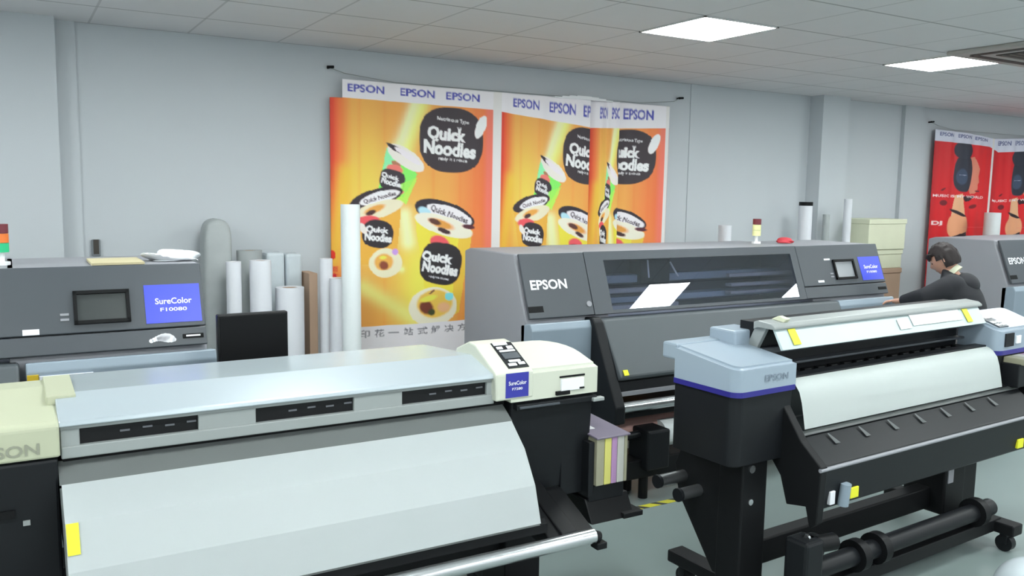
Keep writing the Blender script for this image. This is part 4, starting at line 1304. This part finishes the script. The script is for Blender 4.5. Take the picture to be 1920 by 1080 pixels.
def skin(name, verts, edges, rad, mt, parent, root=0, sub=2):
    me = bpy.data.meshes.new(name)
    me.from_pydata([tuple(v) for v in verts], edges, [])
    me.materials.append(MT[mt])
    o = bpy.data.objects.new(name, me)
    COL.objects.link(o)
    o.parent = parent
    sk = o.modifiers.new('skin', 'SKIN')
    sk.use_smooth_shade = True
    for i, r_ in enumerate(rad):
        v = me.skin_vertices[0].data[i]
        v.radius = r_ if isinstance(r_, tuple) else (r_, r_)
        v.use_root = (i == root)
    ss = o.modifiers.new('smooth', 'SUBSURF')
    ss.levels = sub
    ss.render_levels = sub
    return o


HZ = 1.40      # head centre
HF = 0.155
SV = {'pel': (-.05, 0, .93), 'wst': (-.03, 0, 1.06), 'che': (.0, 0, 1.22), 'nkb': (.05, 0, 1.315), 'nk': (.085, 0, 1.355), 'hd': (.12, 0, 1.40),
      'lsh': (.02, -.12, 1.235), 'lel': (.19, -.21, 1.155), 'lwr': (.355, -.14, 1.10),
      'rsh': (.02, .12, 1.235), 'rel': (.20, .22, 1.13), 'rwr': (.34, .06, 1.09),
      'lhp': (-.06, -.09, .86), 'lkn': (-.03, -.10, .48), 'lan': (-.07, -.10, .08), 'lto': (.07, -.11, .035),
      'rhp': (-.06, .09, .86), 'rkn': (.05, .10, .48), 'ran': (-.0, .10, .08), 'rto': (.14, .11, .035)}
names = list(SV)
ix = {n: i for i, n in enumerate(names)}
ED = [('pel', 'wst'), ('wst', 'che'), ('che', 'nkb'), ('nkb', 'nk'), ('nk', 'hd'), ('che', 'lsh'), ('lsh', 'lel'), ('lel', 'lwr'), ('che', 'rsh'), ('rsh', 'rel'), ('rel', 'rwr'),
      ('pel', 'lhp'), ('lhp', 'lkn'), ('lkn', 'lan'), ('lan', 'lto'), ('pel', 'rhp'), ('rhp', 'rkn'), ('rkn', 'ran'), ('ran', 'rto')]
RD = {'pel': .115, 'wst': .105, 'che': .115, 'nkb': .06, 'nk': .05, 'hd': .05, 'lsh': .045, 'lel': .042, 'lwr': .028, 'rsh': .045, 'rel': .042, 'rwr': .028,
      'lhp': .085, 'lkn': .058, 'lan': .04, 'lto': .03, 'rhp': .085, 'rkn': .058, 'ran': .04, 'rto': .03}
body = skin('body', [pp(*SV[n]) for n in names], [(ix[a], ix[b_]) for a, b_ in ED], [RD[n] for n in names], 'skin', person)


def chain(name, keys, rad, mt, extra=None):
    nn = list(dict.fromkeys(k_ for e in keys for k_ in e))
    j = {n: i for i, n in enumerate(nn)}
    return skin(name, [pp(*(extra or {}).get(n, SV.get(n))) for n in nn], [(j[a], j[b_]) for a, b_ in keys], [rad[n] for n in nn], mt, person)




def loft(bm, secs, seg=28):
    """closed skin through elliptical sections: (centre, axis a, axis b)"""
    tb = bmesh.new()
    rows = []
    for c, a, b_ in secs:
        rows.append([tb.verts.new(c + a * math.cos(2 * PI * k_ / seg) + b_ * math.sin(2 * PI * k_ / seg)) for k_ in range(seg)])
    for A, B in zip(rows[:-1], rows[1:]):
        for k_ in range(seg):
            tb.faces.new((A[k_], A[(k_ + 1) % seg], B[(k_ + 1) % seg], B[k_]))
    tb.faces.new(rows[0][::-1]); tb.faces.new(rows[-1])
    bmesh.ops.recalc_face_normals(tb, faces=tb.faces)
    merge(bm, tb)


UP = Vector((0, 0, 1))
bm = new()
loft(bm, [(pp(f_, 0, z_), PS * w_, (PF + UP * tl).normalized() * d_) for f_, z_, w_, d_, tl in
          ((-.06, .86, .185, .145, 0), (-.055, .92, .20, .158, 0), (-.05, 1.02, .198, .158, .05), (-.035, 1.12, .205, .158, .1), (-.015, 1.20, .205, .15, .15),
           (.0, 1.26, .19, .13, .2), (.02, 1.30, .15, .105, .3), (.045, 1.33, .10, .082, .4), (.06, 1.345, .07, .068, .4))])
for sd in (-1, 1):
    sh, el, wr = ((Vector(SV[k_]) for k_ in ('lsh', 'lel', 'lwr')) if sd < 0 else (Vector(SV[k_]) for k_ in ('rsh', 'rel', 'rwr')))
    sh = Vector((sh.x, sd * .135, 1.235))
    pts = [sh, sh.lerp(el, .15), sh.lerp(el, .35), sh.lerp(el, .7), el, el.lerp(wr, .3), el.lerp(wr, .7), wr, wr.lerp(el, -.03)]
    rr = [.080, .088, .084, .072, .064, .060, .052, .046, .040]
    secs = []
    for k_, p_ in enumerate(pts):
        dq = (pts[min(k_ + 1, len(pts) - 1)] - pts[max(k_ - 1, 0)]).normalized()
        dw = PF * dq.x + PS * dq.y + UP * dq.z
        a_ = dw.cross(UP).normalized()
        secs.append((pp(*p_), a_ * rr[k_], a_.cross(dw).normalized() * rr[k_]))
    loft(bm, secs, 20)
    tb = bmesh.new()
    bmesh.ops.create_uvsphere(tb, u_segments=24, v_segments=16, radius=.091)
    merge(bm, tb, Matrix.Translation(pp(.015, sd * .125, 1.238)))
hoo = finish('hoodie', bm, 'hoodie', person, None, True)
rm = hoo.modifiers.new('join', 'REMESH')
rm.mode = 'VOXEL'
rm.voxel_size = 0.012
rm.use_smooth_shade = True
sm = hoo.modifiers.new('soften', 'SMOOTH')
sm.factor = 0.5
sm.iterations = 8
ex2 = {'la': (-.07, -.10, .10), 'ra': (.0, .10, .10)}
chain('trousers', [('pel', 'lhp'), ('lhp', 'lkn'), ('lkn', 'la'), ('pel', 'rhp'), ('rhp', 'rkn'), ('rkn', 'ra')],
      {'pel': .135, 'lhp': .105, 'lkn': .075, 'la': .06, 'rhp': .105, 'rkn': .075, 'ra': .06}, 'jeans', ex2)
for sd in ('l', 'r'):
    a, tq = SV[sd + 'an'], SV[sd + 'to']
    skin('shoe', [pp(a[0] - .03, a[1], .05), pp(a[0] + .06, a[1], .05), pp(tq[0] + .05, tq[1], .042)], [(0, 1), (1, 2)], [.05, .052, .040], 'shoe', person)
# hood lying on the back
bm = new()
bmesh.ops.create_uvsphere(bm, u_segments=24, v_segments=14, radius=1)
for v in bm.verts:
    n = v.co.copy()
    v.co = pp(-.062 + n.y * .07 - n.z * .035, n.x * .12, 1.262 + n.z * .055 + n.y * .05)
finish('hood', bm, 'hoodie', person, None, True)
# shirt collar seen at the neck
bm = new()
tube(bm, pp(.03, 0, 1.325), pp(.06, 0, 1.35), .068, 20, .060)
finish('collar', bm, 'cream', person, None, True)
# head: shaped from a sphere, with brow, nose, mouth, chin
bm = new()
bmesh.ops.create_uvsphere(bm, u_segments=40, v_segments=28, radius=1)
TILT = math.radians(-28)
HC = Vector((.115, 0, 1.425))


def head_pt(f, s, z):
    c, sn = math.cos(TILT), math.sin(TILT)
    return pp(HC.x + f * c - z * sn, s, HC.z + f * sn + z * c)


for v in bm.verts:
    n = v.co.copy()
    f, s, z = n.y, n.x, n.z
    wd = .074 * (1 - .22 * max(0, -z))
    ff = f * .094 * (1 - (.12 * max(0, -z) if f < 0 else 0))
    zz = z * .116
    if f > 0:
        front = f * (1 - abs(s))
        nose = math.exp(-((s / .17) ** 2) - ((z + .16) / .17) ** 2) * .022
        brow = math.exp(-((s / .5) ** 2) - ((z - .16) / .10) ** 2) * .005
        eye = -math.exp(-(((abs(s) - .36) / .16) ** 2) - ((z - .02) / .10) ** 2) * .007
        lip = math.exp(-((s / .28) ** 2) - ((z + .52) / .07) ** 2) * .006 - math.exp(-((s / .26) ** 2) - ((z + .60) / .03) ** 2) * .003 + math.exp(-((s / .24) ** 2) - ((z + .68) / .06) ** 2) * .005
        chin = math.exp(-((s / .3) ** 2) - ((z + .9) / .13) ** 2) * .016
        ff += nose + brow + eye + lip + chin
    v.co = head_pt(ff, s * wd, zz)
hd = finish('head', bm, 'skin', person, None, True)
for s in (-1, 1):
    bm = new()
    bmesh.ops.create_uvsphere(bm, u_segments=16, v_segments=10, radius=1)
    for v in bm.verts:
        n = v.co.copy()
        v.co = head_pt(-.008 + n.y * .018 - n.z * .006, s * (.074 + n.x * .009), -.008 + n.z * .032)
    finish('ear', bm, 'skin', hd, None, True)
    bm = new()
    bmesh.ops.create_uvsphere(bm, u_segments=12, v_segments=8, radius=1)
    for v in bm.verts:
        n = v.co.copy()
        v.co = head_pt(.079 + n.y * .008, s * .029 + n.x * .012, .003 + n.z * .006)
    finish('eye', bm, 'slot', hd, None, True)
# hair: cap over crown, back and sides with a fringe
bm = new()
bmesh.ops.create_uvsphere(bm, u_segments=48, v_segments=32, radius=1)
dele = []
for v in bm.verts:
    n = v.co.copy()
    f, s, z = n.y, n.x, n.z
    lim = .30 if f > .45 else (-.05 if f > .05 else -.62 + .0 * f)
    if z < lim:
        dele.append(v)
    wob = .006 * math.sin(17 * s + 5 * f) * math.sin(13 * f + 4 * z) + .004 * math.sin(31 * s + 23 * f)
    k_ = 1 + wob * 6
    v.co = head_pt(f * .108 * k_ - .004, s * .086 * k_, z * .128 * k_ + .006)
bmesh.ops.delete(bm, geom=dele, context='VERTS')
bmesh.ops.solidify(bm, geom=list(bm.faces), thickness=.012)
for i in range(11):
    a = -1 + 2 * i / 10
    tube(bm, head_pt(.085 - .02 * abs(a), a * .062, .075), head_pt(.112 - .035 * abs(a), a * .058 + .004, .028 + .012 * (i % 3)), .016, 8, .004)
finish('hair', bm, 'hair', person, None, True)
# hands resting on the printer's ledge: palm, four fingers, thumb
for sd in (-1, 1):
    wv = Vector(SV['lwr' if sd < 0 else 'rwr'])
    V, Eg, Rr = [], [], []

    def addv(p, r_):
        V.append(pp(*p)); Rr.append(r_)
        return len(V) - 1
    w0 = addv((wv.x, wv.y, wv.z), .026)
    p1_ = addv((wv.x + .045, wv.y + .012, wv.z - .004), (.034, .019))
    p2_ = addv((wv.x + .082, wv.y + .016, wv.z - .010), (.036, .015))
    Eg += [(w0, p1_), (p1_, p2_)]
    skin('hand', V, Eg, Rr, 'skin', body, 0)
    for i, ln in enumerate((.062, .07, .066, .052)):
        V, Rr = [], []
        o_ = -.028 + i * .0185
        q0 = (wv.x + .078, wv.y + .016 + o_, wv.z - .008)
        pts = [q0, (q0[0] + ln * .5, q0[1] + o_ * .1, q0[2] - .006), (q0[0] + ln * .8, q0[1] + o_ * .15, q0[2] - .02), (q0[0] + ln, q0[1] + o_ * .15, q0[2] - .036)]
        skin('finger', [pp(*p) for p in pts], [(0, 1), (1, 2), (2, 3)], [.0095, .009, .0085, .007], 'skin', body, 0, 1)
    q0 = (wv.x + .03, wv.y + .012 - sd * .028, wv.z - .006)
    skin('thumb', [pp(*q0), pp(q0[0] + .035, q0[1] - sd * .022, q0[2] - .012), pp(q0[0] + .062, q0[1] - sd * .022, q0[2] - .022)], [(0, 1), (1, 2)], [.012, .010, .008], 'skin', body, 0, 1)
